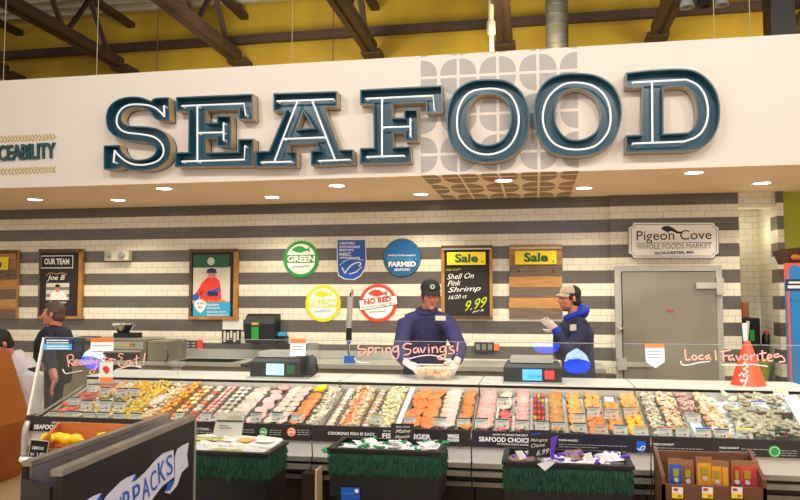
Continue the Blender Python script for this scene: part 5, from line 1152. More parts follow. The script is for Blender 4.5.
    for s in (-1, 1): m.ell(hp(s*.072, .018, .015), (.010, .022, .034), 8, 6, rot=HM)
    remesh(m, .009, hair, 'hair', t, 1)
    if cap:
        c = thing_cap = None; m = MB(); vs = []; n = 20; k = 7
        for i in range(k):
            th = math.pi/2*i/(k-1)
            for j in range(n):
                ph = 2*math.pi*j/n; vs.append(hp(math.cos(ph)*.088*math.cos(th), -.012+math.sin(ph)*.107*math.cos(th), .045+.088*math.sin(th)+(.006*math.cos(th))))
        m.add(vs, [(i*n+j, i*n+(j+1) % n, (i+1)*n+(j+1) % n, (i+1)*n+j) for i in range(k-1) for j in range(n)]+[tuple(reversed(range(n)))], cap[0], True)
        if cap[1] != cap[0]:
            m.m = [cap[1] if sum(((HM.transposed()@(m.v[i]-hd)).y) for i in fc)/len(fc) < -.02 else q for fc, q in zip(m.f, m.m)]
        cp = build(m, 'cap', None, t)
        m = MB(); vs = []
        for j in range(11):
            ph = math.pi*(.14+.72*j/10); x, y = math.cos(ph), math.sin(ph)
            for q, dz in ((1.0, 0), (1.28, -.008), (1.48, -.020)): vs.append(hp(x*.087*(1+.0*(q-1)), -.012+y*.105*q+(.0 if q == 1 else .0), .052+dz-(abs(x)**2)*.016))
        fs = [(j*3+i, j*3+i+1, j*3+4+i, j*3+3+i) for j in range(10) for i in range(2)]; k = len(vs)
        m.add(vs+[v-fz*.006 for v in vs], fs+[tuple(a+k for a in reversed(q)) for q in fs], cap[2], True); build(m, 'cap_visor', None, cp)
        if len(cap) > 3:
            c = hp(0, .088, .088); nn = (HM@V((0, 1, .42))).normalized(); build(MB().lathe([(.0001, 0), (.026, 0), (.026, .004), (.0001, .004)], c, 16, cap[3], nn), 'cap_emblem', None, cp); build(MB().lathe([(.013, .004), (.018, .004), (.018, .006), (.013, .006)], c, 16, 'white', nn, cap=False), 'emblem_ring', None, cp)
    if gloves:
        for i in (0, 1): m = MB(); hand(m, wr[i], *hand_d[i]); remesh(m, .0042, 'glove', 'glove', t, 1)
    return dict(t=t, f=f, r=r, N=N, P=P0, sh=sh, el=el, wr=wr, hp=hp)

# the man in the navy coat, working over the tub
Yh = 6.3
hd = at(430.5, 295, Yh); hl = at(407, 363, 5.93); hr = at(457, 361, 5.93)
a = person('person in navy coat and black cap bending over the clear tub', (at(424, 400, 6.6).x, 6.6, 0), (.10, -1), 1.78, hd, (.28, -.92, -.20), [hl, hr], {'mat': 'navy_cloth', 'name': 'coat', 'long': 1}, (-.035, .0, .07),
           ('cap_black', 'cap_black', 'cap_black', 'dark_green'), 'hair_grey', True, [(-.6, .6, -.5), (.6, .6, -.5)], 1.02, [((.80, -.35, -.42), (.2, -.5, 1), -1, .45), ((-.40, -.3, -.8), (.7, -.7, .3), 1, .6)], .93)
t = a['t']; f = a['f']; yy = a['N'].y
q = lambda px, py, dy=0: at(px, py, 6.3-.19+dy)
def front_panel(name, poly, Y, mt, parent, th=.01): build(MB().plate(pts(poly, Y), (0, th, 0), mt), name, None, parent)
front_panel('name_patch', [(435.5, 315.8), (445.5, 315.8), (445.5, 320.5), (435.5, 320.5)], 6.135, 'offwhite', t, .02)
for k in range(4): build(MB().lathe([(.0001, 0), (.011, 0), (.011, .01), (.0001, .01)], at(422.5-.3*k, 322+k*9.5, 6.13), 10, None, (0, -1, 0)), 'coat_button', 'navy', t)
c_ = a['N']+V((0, 0, .012)); build(MB().tube([c_+V((math.cos(x)*.082, math.sin(x)*.078, .022*math.sin(x))) for x in [i*math.pi/10 for i in range(20)]], .02, 8, closed=True), 'coat_collar', 'navy_cloth', t)
# the man in the blue hoodie
Yh = 7.3; hd = at(569.5, 298.5, Yh); w1 = at(556, 329.5, 7.12); w2 = at(558, 331, 7.26)
b = person('person in navy jacket and blue hood, tan cap, pressing gloved hands together', (at(579, 400, 7.3).x, 7.35, 0), (-.88, -.34), 1.80, hd, (-.88, -.42, -.02), [w2, w1], {'mat': 'navy_dark', 'name': 'jacket', 'long': 1}, (0, 0, .035),
           ('cap_tan', 'hair_dark', 'cap_tan'), 'hair_dark', True, [(.2, 1, -1), (.5, -.5, -1)], 1.06, [((-.72, -.1, .62), (.3, .9, .2), 1, .12), ((-.72, .02, .62), (-.2, -.95, .1), -1, .12)], .90, 'stubble')
t = b['t']; N = b['N']
m = MB(); c = N+V((.02, .01, .03)); m.tube([c+V((math.cos(x)*.098, math.sin(x)*.092, .040*math.cos(x))) for x in [i*math.pi/8 for i in range(16)]], .032, 10, closed=True); m.ell(N-b['f']*.075+V((0, 0, .055)), (.075, .085, .075), 12, 8); remesh(m, .011, 'hood_blue', 'hood', t, 2)
for w, e in zip(b['wr'], b['el']): d_ = (w-e).normalized(); build(MB().tube([w-d_*.05, w+d_*.005], [.050, .043], 14), 'blue_cuff', 'hood_blue', t)
front_panel('name_patch', [(570, 324.8), (576.3, 324.3), (576.3, 330.4), (570, 330.8)], 7.06, 'offwhite', t, .03)
# the man in profile at the left
hd = at(53.5, 314, 6.9)
c = person('bare-headed person with grey-brown hair and black vest, in profile at left', (at(45, 400, 6.9).x, 7.0, 0), (-.93, -.12), 1.70, hd, (-.93, -.20, .03), [at(34, 378, 6.6), at(55, 380, 6.5)], {'mat': 'tee_cloth', 'name': 'shirt'}, (-.02, 0, .075),
           None, 'hair_grey', False, [(.5, .6, -1), (.6, -.4, -1)], 1.22, [((-.3, -.1, -.9), (-1, 0, 0), 1, .4), ((-.25, -.15, -.95), (-.9, -.3, 0), -1, .4)], .42)
t = c['t']; m = MB(); g = .032; sp = [c['P']-V((0, 0, .2)), c['P'].lerp(c['N'], .28), c['P'].lerp(c['N'], .62), c['P'].lerp(c['N'], .85), c['N']-V((0, 0, .02))]
m.tube(sp, [(.20+g, .15+g), (.19+g, .145+g), (.20+g, .15+g), (.15+g, .12+g), (.075, .075)], 18, ref=c['f']); remesh(m, .012, 'black_cloth', 'vest', t, 3)
# the bending person in white at the far left
hd = at(.5, 344, 6.25)
d = person('person in white coat and black cap bending down at the far left', (at(24, 400, 6.4).x, 6.42, 0), (-.9, -.45), 1.62, hd, (-.45, -.75, -.48), [at(-6, 386, 6.08), at(14, 386, 6.08)], {'mat': 'white_cloth', 'name': 'coat', 'long': 1}, None,
           ('cap_black', 'cap_black', 'cap_black', 'dark_green'), 'hair_dark', True, [(.2, -.4, -.6), (.7, -.6, -.2)], 1.1, [((-.5, -.3, -.8), (-1, 0, 0), 1, .4), ((-.5, -.3, -.8), (-.9, -.3, 0), -1, .4)], .95)

# ------------------------------------------------------------------ bins in front of the case
mat('bin_black', (14, 12, 12), rough=.45); mat('turf', (12, 84, 50), (6, 54, 32), 30, .7); mat('net_white', (226, 224, 222), (190, 186, 184), 30, .6, bump=.4); mat('net_green', (20, 150, 80), (10, 110, 56), 30, .6); mat('net_purple', (110, 60, 200), (80, 40, 160), 30, .6)
mat('mussel', (50, 46, 60), rough=.3); mat('clam_brown', (150, 110, 100), (100, 70, 66), 20, .4); mat('clear_pack', (226, 224, 214), (196, 196, 186), 30, .25); mat('pack_orange', (232, 140, 60), (240, 180, 100), 30, .4); mat('pack_green', (150, 150, 60), (190, 186, 120), 30, .4)
mat('stand_brown', (96, 58, 32), (60, 36, 22), 3, .5)
def bin_(xl, xr, yf, yb, rz, label, skirt=.125):
    """slatted black bin whose rim fills the photo line xl..xr at yf, back rim at yb, rim height rz"""
    A = atz(xl, yf, rz); B = atz(xr, yf+(xr-xl)*.012, rz); Yb = atz((xl+xr)/2, yb, rz).y; Yf = (A.y+B.y)/2; x0, x1 = A.x, B.x
    t = thing('display_bin', label, 'bin', ((x0+x1)/2, (Yf+Yb)/2, 0), 'black bins with green turf skirts')
    m = MB(); w = .018; zb = rz-.24
    m.box((x0, Yf, zb), (x1, Yf+w, rz)); m.box((x0, Yb-w, zb), (x1, Yb, rz)); m.box((x0, Yf+w, zb), (x0+w, Yb-w, rz)); m.box((x1-w, Yf+w, zb), (x1, Yb-w, rz)); m.box((x0, Yf, zb-.015), (x1, Yb, zb)); build(m, 'bin_wall', 'bin_black', t)
    m = MB(); e = .014; m.box((x0-e, Yf-e, rz), (x1+e, Yf+w+.008, rz+.016)); m.box((x0-e, Yb-w, rz), (x1+e, Yb+e, rz+.016)); m.box((x0-e, Yf+w+.008, rz), (x0+w, Yb-w, rz+.016)); m.box((x1-w, Yf+w+.008, rz), (x1+e, Yb-w, rz+.016)); build(m, 'bin_rim', 'bin_black', t)
    m = MB(); R = random.Random(label); n = int((x1-x0)/.007)
    def blades(p, q, n, nrm):
        for i in range(n):
            for rr in range(4):
                c = V(p).lerp(V(q), (i+R.random())/n); top = rz-.012-rr*skirt*.21; L = skirt*R.uniform(.34, .46); o = V(nrm)*R.uniform(.004, .014); s = (V(q)-V(p)).normalized()*.003
                a = c.copy(); a.z = top; m.add([a-s, a+s, a+V(nrm)*.008+V((R.uniform(-.004, .004), 0, -L*.6))+s*.6, a+o+V((R.uniform(-.005, .005), 0, -L))], [(0, 1, 2, 3)])
    blades((x0-.01, Yf-.004, 0), (x1+.01, Yf-.004, 0), n, (0, -1, 0)); blades((x1+.003, Yf, 0), (x1+.003, Yb, 0), n//3, (1, 0, 0)); blades((x0-.003, Yf, 0), (x0-.003, Yb, 0), n//3, (-1, 0, 0))
    m.box((x0-.003, Yf-.004, rz-skirt), (x1+.003, Yf, rz-.01)); m.box((x1, Yf, rz-skirt), (x1+.003, Yb, rz-.01)); m.box((x0-.003, Yf, rz-skirt), (x0, Yb, rz-.01))
    o = build(m, 'turf_skirt', 'turf', t); o['kind'] = 'stuff'
    build(MB().box((x0+.03, Yf+.03, 0), (x1-.03, Yb-.02, zb-.02)), 'bin_stand', 'bin_black', t)
    return t, x0, x1, Yf, Yb
def bag(c, r, mts, tie, label, group, rz=0, name='net_bag', cat='bag'):
    t = thing(name, label, cat, tuple(V(c)-V((0, 0, r[2]))), group); R = Matrix.Rotation(rz, 3, 'Z')
    build(MB().ell(c, r, 14, 10, mts, R, nz=.7, ns=14), 'bag_body', None, t)
    p = V(c)+R@V((r[0]*.75, 0, r[2]*.5)); build(MB().tube([p, p+R@V((.02, 0, .015)), p+R@V((.045, .01, .01))], [.012, .006, .016], 8), 'bag_tie', tie, t)
    build(MB().tube([V(c)+R@V((math.cos(a)*r[0]*.55, r[1]*.4*math.sin(a), r[2]*.95)) for a in (.2, 1.2, 2.2, 3.0)], .008, 6), 'net_band', tie, t)
    return t
def leansign(quad, Y, mt, label, cat='sign', group=None):
    t = thing('chalk_sign' if mt == 'chalk' else 'price_sign', label, cat, tuple(at(sum(x for x, y in quad)/4, max(y for x, y in quad), Y)), group)
    build(MB().plate(pts(quad, Y), (0, .006, 0), mt), 'sign_panel', None, t); return t
t, x0, x1, Yf, Yb = bin_(152, 268, 453.5, 441.5, .70, 'black bin with a green turf skirt, holding clear seafood packs behind the dark rack')
k = 0; R = random.Random(5)
wh = ['at the left', 'left of the middle', 'under the tall sign', 'right of the middle', 'at the right']
for i in range(5):
    for j in range(2):
        cx = x0+.07+(x1-x0-.14)*(i+.5)/5+R.uniform(-.01, .01); cy = Yf+.11+j*.19; z = .66+j*.03
        tt = thing('clear_pack', 'flat clear plastic seafood pack, %s row, %s of the left bin' % (('front', 'back')[j], wh[i]), 'pack', (cx, cy, z), 'clear packs in the left bin')
        q = Matrix.Rotation(R.uniform(-.2, .2), 3, 'Z'); ex = q@V((.17, 0, R.uniform(-.02, .02))); ey = q@V((0, .15, .03)); o = V((cx, cy, z))-ex/2-ey/2
        b_ = build(MB().obox(o, ex, ey, (0, 0, .035)), 'pack_tray', 'clear_pack', tt); bv = b_.modifiers.new('b', 'BEVEL'); bv.width = .01; bv.segments = 2
        build(MB().ell(V((cx, cy, z+.036)), (.065, .05, .012), 10, 6, ('pack_orange', 'clear_pack', 'pack_green', 'pack_green', 'clear_pack')[i if j == 0 else (i+2) % 5], nz=.4, ns=9), 'pack_filling', None, tt)
build(MB().box((x0+.02, Yf+.02, .5), (x1-.02, Yb-.02, .655)), 'pack_pile', 'clear_pack', None, 'lower layer of packs filling the left bin', 'pack')['kind'] = 'stuff'
t = leansign([(218, 412.5), (244.8, 413), (240.5, 441), (211.5, 440)], 4.32, 'card_grey', 'tall white price sign standing in the left bin of packs')
words('header', 'SAVINGS', (227.5, 418), (241, 418.3), 2.2, 4.318, 'olive', t, .03); rectm = MB(); rectm.plate(pts([(217, 420), (243, 420.5), (242.7, 422), (216.8, 421.5)], 4.316), (0, .001, 0), 'card_dark'); build(rectm, 'dark_bar', None, t)
for y, e in ((426, 233), (428.5, 236)): words('lettering', 'Salmon' if y == 426 else 'Poke Bowls', (219.5, y), (e-4, y+.1), 1.6, 4.317, 'black', t, .02)
# middle bin
t, x0, x1, Yf, Yb = bin_(328, 440, 452, 441, .71, 'black bin with a green turf skirt, holding green and white net bags, in the middle')
wh = ['leftmost', 'second from the left', 'third from the left', 'third from the right', 'second from the right', 'rightmost']
for i in range(6):
    c = V((x0+.08+(x1-x0-.16)*i/5, (Yf+Yb)/2+(.05 if i % 2 else -.05), .690+.012*(i % 2))); bag(c, (.08, .09, .034), 'net_white', 'net_green', wh[i]+' white net bag with a green tie in the middle bin', 'net bags in the middle bin', i*1.3)
build(MB().box((x0+.02, Yf+.02, .50), (x1-.02, Yb-.02, .655)), 'mussel_pile', 'mussel', None, 'dark mussels filling the bottom of the middle bin', 'mussels')['kind'] = 'stuff'
build(MB().ell(at(322, 450, 4.4)+V((.05, .0, .0)), (.05, .04, .016), 12, 8, 'net_green', nz=.6, ns=9), 'green_net', None, None, 'loose green net hanging out of the left end of the middle bin', 'net')
build(MB().plate(pts([(361, 447), (367, 439.5), (372, 440.5), (365.5, 449)], 4.30), (0, .002, 0), 'white'), 'paper_tag', None, None, 'white paper tag on the bags in the middle bin', 'tag')
t = leansign([(391, 423.5), (414, 423.8), (413.2, 450), (390, 450)], 4.47, 'chalk', 'small black chalk sign for mussels at 6.99 in the middle bin', group='chalk signs in the bins')
for s, a_, b_, h in (('Maine Grown', (396, 427.5), (410, 427.5), 1.8), ('Maine', (395.5, 433), (410.5, 432.4), 3.8), ('Mussels', (395, 438.5), (410, 437.5), 3.2), ('6.99', (400, 447.5), (412, 445.5), 5.5)): words('chalk_writing', s, a_, b_, h, 4.468, 'offwhite', t, .005, .35)
t = leansign([(341, 487.5), (359.5, 488), (359.8, 499.5), (341.3, 500)], 4.12, 'blue', 'blue card with a white shield on the front of the middle bin'); words('lettering', 'PREMIUM', (342.5, 494), (354, 494.5), 1.8, 4.118, 'sky', t, .03); build(MB().lathe([(.0001, 0), (.012, 0), (.012, .002), (.0001, .002)], at(356.8, 491, 4.118), 10, 'white', (0, -1, 0)), 'round_mark', None, t)
# right bin
t, x0, x1, Yf, Yb = bin_(504, 631, 466, 452.5, .68, 'black bin with a green turf skirt, holding purple and white net bags, at the right')
for i in range(6):
    c = V((x0+.09+(x1-x0-.18)*i/5, (Yf+Yb)/2+(.05 if i % 2 else -.05), .664+.012*(i % 2))); bag(c, (.085, .095, .034), 'net_white' if i % 3 else 'clam_brown', 'net_purple', wh[i]+' net bag with a purple tie in the right bin', 'net bags in the right bin', i*1.1+.4)
build(MB().box((x0+.02, Yf+.02, .48), (x1-.02, Yb-.02, .625)), 'clam_pile', 'clam_brown', None, 'brown clams filling the bottom of the right bin', 'clams')['kind'] = 'stuff'
for poly, w_ in (([(537, 464), (547, 461), (555, 463), (545, 471)], 'over the front rim of the right bin'), ([(584, 454), (591, 452), (594, 460), (586, 461.5)], 'on the purple bags at the right'), ([(515, 451), (522, 450.5), (527, 458), (520, 460)], 'at the left end of the right bin')):
    build(MB().plate(pts(poly, 4.02 if 'over' in w_ else 4.12), (0, .002, 0), 'white'), 'paper_tag', None, None, 'white paper tag '+w_, 'tag', 'paper tags in the right bin')
t = leansign([(529, 430), (550.5, 430.5), (550, 457), (528, 456.5)], 4.22, 'chalk', 'black chalk sign for mahogany clams at 6.99 in the right bin', group='chalk signs in the bins')
for s, a_, b_, h, mt in (('Local', (531, 435.3), (541, 435), 3.4, 'blue'), ('Mahogany', (530.5, 442.5), (548, 442.2), 4, 'offwhite'), ('Clams', (531, 447.5), (545, 446.3), 3.6, 'offwhite'), ('6.99', (536.5, 455.5), (549, 453.5), 5.5, 'offwhite')): words('chalk_writing', s, a_, b_, h, 4.218, mt, t, .005, .35)
build(MB().plate(pts([(551, 438), (558, 435), (555, 447), (554, 458), (550, 457)], 4.2), (0, .004, 0), 'net_purple'), 'purple_ribbon', None, None, 'purple ribbon standing up beside the clams sign', 'ribbon')
# brown stands glimpsed under the case between the bins
for px, lb in ((309, 'brown wooden stand with pale edge under the case, left of the middle bin'),):
    a = at(px, 480, 4.75); t = thing('wooden_stand', lb, 'stand', (a.x, 4.84, 0)); build(MB().box((a.x-.06, 4.78, 0), (a.x+.035, 4.9, .42)), 'stand_body', 'dark_base', t); build(MB().box((a.x+.035, 4.77, 0), (a.x+.047, 4.9, .45)), 'stand_edge', 'tan_side', t)
# lemon crate
RZ = .74; A = atz(33, 443.5, RZ); B = atz(112, 446, RZ); C_ = atz(58, 428, RZ)
x0, x1, Yf, Yb = A.x, B.x, A.y, C_.y
t = thing('wooden_crate', 'orange-brown wooden crate of lemons at the left end of the case', 'crate', ((x0+x1)/2, (Yf+Yb)/2, 0))
mat('crate_wood', (196, 116, 54), (168, 92, 40), 4, .6, stretch=(1, 1, 6))
build(MB().box((x0, Yf, RZ-.16), (x1, Yf+.02, RZ-.03)), 'front_board', 'crate_wood', t); xk = C_.x; build(MB().box((xk, Yb-.02, RZ-.16), (x1, Yb, RZ+.04)), 'back_board', 'crate_wood', t)
m = MB()
for xx, xq in ((x0, xk), (x1-.02, x1-.02)): m = MB(); m.add([(xx, Yf, RZ-.16), (xq, Yb, RZ-.16), (xq, Yb, RZ+.04), (xx, Yf, RZ-.03), (xx+.02, Yf, RZ-.16), (xq+.02, Yb, RZ-.16), (xq+.02, Yb, RZ+.04), (xx+.02, Yf, RZ-.03)], [(0,1,2,3),(7,6,5,4),(0,4,5,1),(1,5,6,2),(2,6,7,3),(3,7,4,0)]); build(m, 'side_board', 'crate_wood', t)
build(MB().plate([(x0, Yf, RZ-.18), (x1, Yf, RZ-.18), (x1, Yb, RZ-.18), (xk, Yb, RZ-.18)], (0, 0, .02)), 'crate_bottom', 'crate_wood', t); build(MB().box((x0+.03, Yf+.03, 0), (x1-.03, Yb-.02, RZ-.185)), 'crate_stand', 'dark_base', t)
lw = ['leftmost lemon in the wooden crate', 'second lemon from the left in the crate', 'third lemon from the left in the crate', 'fourth lemon from the left in the crate', 'lemon at the right of the crate behind the rack edge']
LS = [(48, 438.5), (58.5, 438), (66, 439.5), (75.5, 439.5), (103, 438)]
for (px, py), lb in zip(LS, lw):
    c = atz(px, py, RZ-.03); c.y = min(c.y, Yb-.06); m = MB().tube([c+V((-.055, 0, 0)), c+V((-.045, 0, 0)), c+V((-.03, 0, 0)), c, c+V((.03, 0, 0)), c+V((.045, 0, 0)), c+V((.056, 0, 0))], [.004, .013, .030, .037, .030, .013, .004], 14, 'lemon'); build(m, 'lemon', None, None, lb, 'lemon', 'lemons in the wooden crate')
o = build(MB().plate([(x0+.03, Yf+.022, RZ-.158), (x1-.022, Yf+.022, RZ-.158), (x1-.022, Yb-.022, RZ-.158), (xk+.025, Yb-.022, RZ-.158)], (0, 0, .07), 'crate_wood'), 'crate_liner', None, t)
t = leansign([(31, 439.5), (49, 441.5), (46, 459), (28, 457)], Yf-.03, 'chalk', 'small black price sign with white edge on the lemon crate')
build(MB().tube(pts([(31, 439.5), (49, 441.5), (46, 459), (28, 457)], Yf-.034), .004, 4, closed=True, smooth=False), 'sign_border', 'offwhite', t)
words('lettering', 'LEMONS', (32.5, 449), (44, 450), 3.2, Yf-.032, 'white', t, .03); words('lettering', '2/', (30.5, 455), (35, 455.3), 2.6, Yf-.032, 'white', t, .03); words('lettering', '1.00', (37.5, 455.8), (45, 456.3), 3.4, Yf-.032, 'white', t, .03)
# spice crate
Y = 4.0; A = at(662, 490, Y); B = at(767, 494, Y); zt = at(662, 484, Y).z; zlow = zt-.2
t = thing('wooden_crate', 'dark brown wooden crate of spice packets in front of the right end of the case', 'crate', ((A.x+B.x)/2, Y+.12, 0))
x0, x1 = A.x, B.x; mat('walnut', (122, 78, 46), (94, 56, 32), 5, .6, stretch=(1, 1, 7))
build(MB().box((x0, Y, zlow), (x1, Y+.018, zt)), 'front_board', 'walnut', t); build(MB().box((x0, Y+.24, zlow), (x1, Y+.26, zt+.12)), 'back_board', 'walnut', t)
m = MB()
for xx in (x0, x1-.018): m = MB(); m.add([(xx, Y+.0, zlow), (xx, Y+.26, zlow), (xx, Y+.26, zt+.14), (xx, Y, zt+.04), (xx+.018, Y, zlow), (xx+.018, Y+.26, zlow), (xx+.018, Y+.26, zt+.14), (xx+.018, Y, zt+.04)], [(0,1,2,3),(7,6,5,4),(0,4,5,1),(1,5,6,2),(2,6,7,3),(3,7,4,0)]); build(m, 'side_board', 'walnut', t)
build(MB().box((x0, Y, zlow-.02), (x1, Y+.26, zlow)), 'crate_bottom', 'walnut', t); build(MB().box((x0+.03, Y+.03, 0), (x1-.03, Y+.22, zlow-.02)), 'crate_stand', 'dark_base', t)
PK = [(670, 682, 465, 'blue', 'blue spice packet at the left end of the walnut crate'), (683, 693, 466.5, 'catfish_pk', 'brown spice packet right of the blue one'), (698, 711.5, 463.5, 'pk_yellow', 'tallest yellow spice packet in the walnut crate'), (712.5, 722, 467, 'pk_yellow', 'yellow spice packet right of the tallest one'), (723, 728.5, 468, 'pk_yellow', 'narrow yellow spice packet, edge on'), (733.5, 740.5, 467, 'crimson', 'narrow red spice packet at the right'), (741.5, 753.5, 467.5, 'pk_red', 'pinkish red spice packet at the right'), (754.5, 758.5, 467.5, 'pk_red', 'rightmost thin red spice packet')]
mat('catfish_pk', (150, 84, 36), rough=.5); mat('pk_yellow', (232, 162, 24), rough=.45); mat('pk_red', (222, 62, 70), rough=.45); mat('kraft', (168, 120, 76), (146, 100, 60), 8, .8)
for px0, px1, py, mt, lb in PK:
    a = at(px0, py, Y+.08); b = at(px1, py, Y+.08); z1 = a.z; tt = thing('spice_packet', lb, 'packet', ((a.x+b.x)/2, Y+.09, zlow), 'spice packets in the walnut crate'); w = b.x-a.x
    build(MB().add([(a.x-.006, Y+.085, zlow+.0), (b.x+.006, Y+.085, zlow), (b.x+.006, Y+.125, zlow), (a.x-.006, Y+.125, zlow), (a.x-.006, Y+.1, z1+.03), (b.x+.006, Y+.1, z1+.03), (b.x+.006, Y+.106, z1+.03), (a.x-.006, Y+.106, z1+.03)], [(0,3,2,1),(4,5,6,7),(0,1,5,4),(1,2,6,5),(2,3,7,6),(3,0,4,7)]), 'packet_bag', 'kraft', tt)
    build(MB().add([(a.x, Y+.083, zlow+.02), (b.x, Y+.083, zlow+.02), (b.x, Y+.096, z1), (a.x, Y+.096, z1), (a.x, Y+.09, zlow+.02), (b.x, Y+.09, zlow+.02), (b.x, Y+.10, z1), (a.x, Y+.10, z1)], [(0,1,2,3),(7,6,5,4),(0,4,5,1),(1,5,6,2),(2,6,7,3),(3,7,4,0)]), 'front_label', mt, tt)
    if w > .03: build(MB().box((a.x+w*.25, Y+.084, z1-.058), (b.x-w*.25, Y+.093, z1-.02)), 'label_patch', 'olive', tt); build(MB().lathe([(.0001, 0), (.012, 0), (.012, .01), (.0001, .01)], ((a.x+b.x)/2, Y+.09, z1-.075), 10, 'offwhite', (0, -1, 0)), 'white_mark', None, tt)
a = at(696, 459.5, Y+.2); b = at(712, 459.5, Y+.2); build(MB().box((a.x, Y+.2, zlow), (b.x, Y+.212, a.z)), 'kraft_card', 'kraft', None, 'brown card standing behind the tallest yellow packet', 'card')
for px, lb in ((672, 'left'), (702, 'middle'), (731.5, 'right')):
    t = thing('price_tag', 'white red and yellow price tag, '+lb+' one of three on the walnut crate', 'price tag', tuple(at(px+5, 499, Y-.004)), 'price tags on the walnut crate')
    m = MB(); m.plate(pts([(px, 487), (px+11, 487.5), (px+11, 493.5), (px, 493)], Y-.006), (0, .002, 0), 'white'); build(m, 'tag_top', None, t)
    build(MB().plate(pts([(px, 493), (px+11, 493.5), (px+11, 498.5), (px, 498)], Y-.006), (0, .002, 0), 'yellow'), 'tag_bottom', None, t)
    build(MB().plate(pts([(px+1.5, 488.3), (px+6, 488.5), (px+6, 490.8), (px+1.5, 490.6)], Y-.008), (0, .001, 0), 'crimson'), 'red_print', None, t)
    build(MB().plate(pts([(px+6, 495), (px+9.5, 495.2), (px+9.5, 497), (px+6, 496.8)], Y-.008), (0, .001, 0), 'card_red'), 'price_print', None, t)
# dark rack with the lettered ribbon, front left
mat('rack_black', (36, 31, 30), rough=.45); mat('cap_steel', (178, 168, 152), (150, 142, 128), 6, .35, .4); mat('ribbon', (222, 222, 232), rough=.5); mat('ribbon_blue', (40, 96, 200), rough=.5)
A = atz(196, 415.5, 1.0); B = atz(62, 471, 1.0); D = (B-A); D.z = 0; L = D.length; D.normalize(); NR = V((-D.y, D.x, 0));
if NR.x < 0: NR = -NR
B = A+D*(L+.9)  # runs on towards the camera, out of view
A2 = atz(172, 414, 1.0); B2 = atz(33, 462.5, 1.0)
t = thing('display_rack', 'dark double-walled rack with steel top rails and a lettered ribbon, front left', 'rack', ((A.x+B.x)/2, (A.y+B.y)/2, 0))
near = A+D*L
build(MB().obox(V((A.x, A.y, 0))-NR*.02+D*.02, D*(L-.02), NR*.02, (0, 0, .985)), 'front_panel', 'rack_black', t)
build(MB().obox(V((A.x, A.y, 0))-NR*.022, D*.02, NR*.026, (0, 0, .985)), 'corner_post', 'steel', t)
build(MB().obox(A-NR*.034+V((0, 0, -.016)), D*(L+.01), NR*.04, (0, 0, .022)), 'top_rail', 'cap_steel', t)
D2 = (B2-A2); D2.z = 0; L2 = D2.length; D2.normalize(); N2 = V((-D2.y, D2.x, 0)); N2 = N2 if N2.x > 0 else -N2
build(MB().obox(V((A2.x, A2.y, 0))-N2*.03, D2*L2, N2*.026, (0, 0, .985)), 'rear_panel', 'cap_steel', t)
build(MB().obox(A2-N2*.035+V((0, 0, -.012)), D2*(L2+.01), N2*.036, (0, 0, .018)), 'top_rail', 'cap_steel', t)
e = A2+D2*L2; build(MB().obox(V((e.x, e.y, 0))-N2*.03, near-e-V((0, 0, 0)), D2*.02, (0, 0, .95)), 'end_panel', 'rack_black', t)
build(MB().obox(V((e.x, e.y, 0))-N2*.034-D2*.0, D2*.012, N2*.02, (0, 0, .985)), 'end_edge', 'black', t)
PL = (A+NR*.001, NR); ro = (60, 410); rs = 5.557
rp = lambda l: [at(ro[0]+x/rs, ro[1]+y/rs, PL)+NR*.002 for x, y in l]
R1 = [(140,640),(235,505),(262,470),(330,400),(370,375),(412,357),(409,400),(470,345),(530,275),(570,240),(625,222),(630,370),(560,425),(500,505),(400,640)]
rib = build(MB().plate(rp(R1), NR*.003, 'ribbon'), 'ribbon_banner', None, t)
build(MB().plate(rp([(634,262),(650,215),(680,195),(710,182),(700,250),(708,310),(672,345),(645,420),(605,465),(578,458),(600,412),(634,385)]), NR*.003, 'ribbon'), 'ribbon_tail', None, t)
build(MB().plate(rp([(60,600),(100,530),(145,500),(180,478),(222,462),(205,520),(150,600)]), NR*.003, 'ribbon'), 'ribbon_tail', None, t)
build(MB().plate([p+NR*.004 for p in rp([(590,408),(630,386),(622,410),(603,445),(580,452)])], NR*.002, 'ribbon_blue'), 'ribbon_fold', None, t)
build(MB().plate([p+NR*.004 for p in rp([(388,400),(412,357),(409,390)])], NR*.002, 'ribbon_blue'), 'ribbon_fold', None, t)
build(MB().plate([p+NR*.004 for p in rp([(190,505),(222,462),(212,505)])], NR*.002, 'ribbon_blue'), 'ribbon_fold', None, t)
for s_, x0_, y0_, x1_, y1_, hh in (('S', 587, 372, 620, 350, 112), ('K', 541, 412, 580, 388, 118), ('C', 497, 462, 532, 436, 112), ('A', 450, 505, 492, 478, 118), ('P', 400, 545, 440, 515, 118), ('R', 345, 585, 392, 555, 125), ('U', 300, 620, 335, 598, 120)):
    words('ribbon_letter', s_, (ro[0]+x0_/rs, ro[1]+y0_/rs), (ro[0]+x1_/rs, ro[1]+y1_/rs), hh/rs, PL, 'ribbon_blue', rib, .0, lift=.006, up=(ro[0]+(x0_-6)/rs, ro[1]+(y0_-hh)/rs))
# orange-brown wooden counter at the left edge
mat('orange_wood', (176, 98, 24), (158, 84, 18), 2.5, .5); Y = 6.0
q = [(-60, 350), (9, 350), (16, 370), (31, 419), (19, 482), (-60, 497)]
build(MB().plate(pts(q, Y), (0, -.5, 0), 'orange_wood'), 'wooden_fixture', None, None, 'angled orange-brown wooden fixture side at the far left edge', 'fixture')
t = thing('corner_guard', 'rounded steel bumper with a white foot at the left end of the case', 'bumper', tuple(at(23, 463, 4.85))); build(MB().tube([at(28, 422, 4.88), at(26, 428, 4.85), at(24.5, 436, 4.85), at(24, 455, 4.85)], .022, 10), 'bumper_tube', 'steel', t); build(MB().tube([at(21, 459, 4.85), at(29, 461, 4.85)], .025, 10), 'bumper_foot', 'white', t)

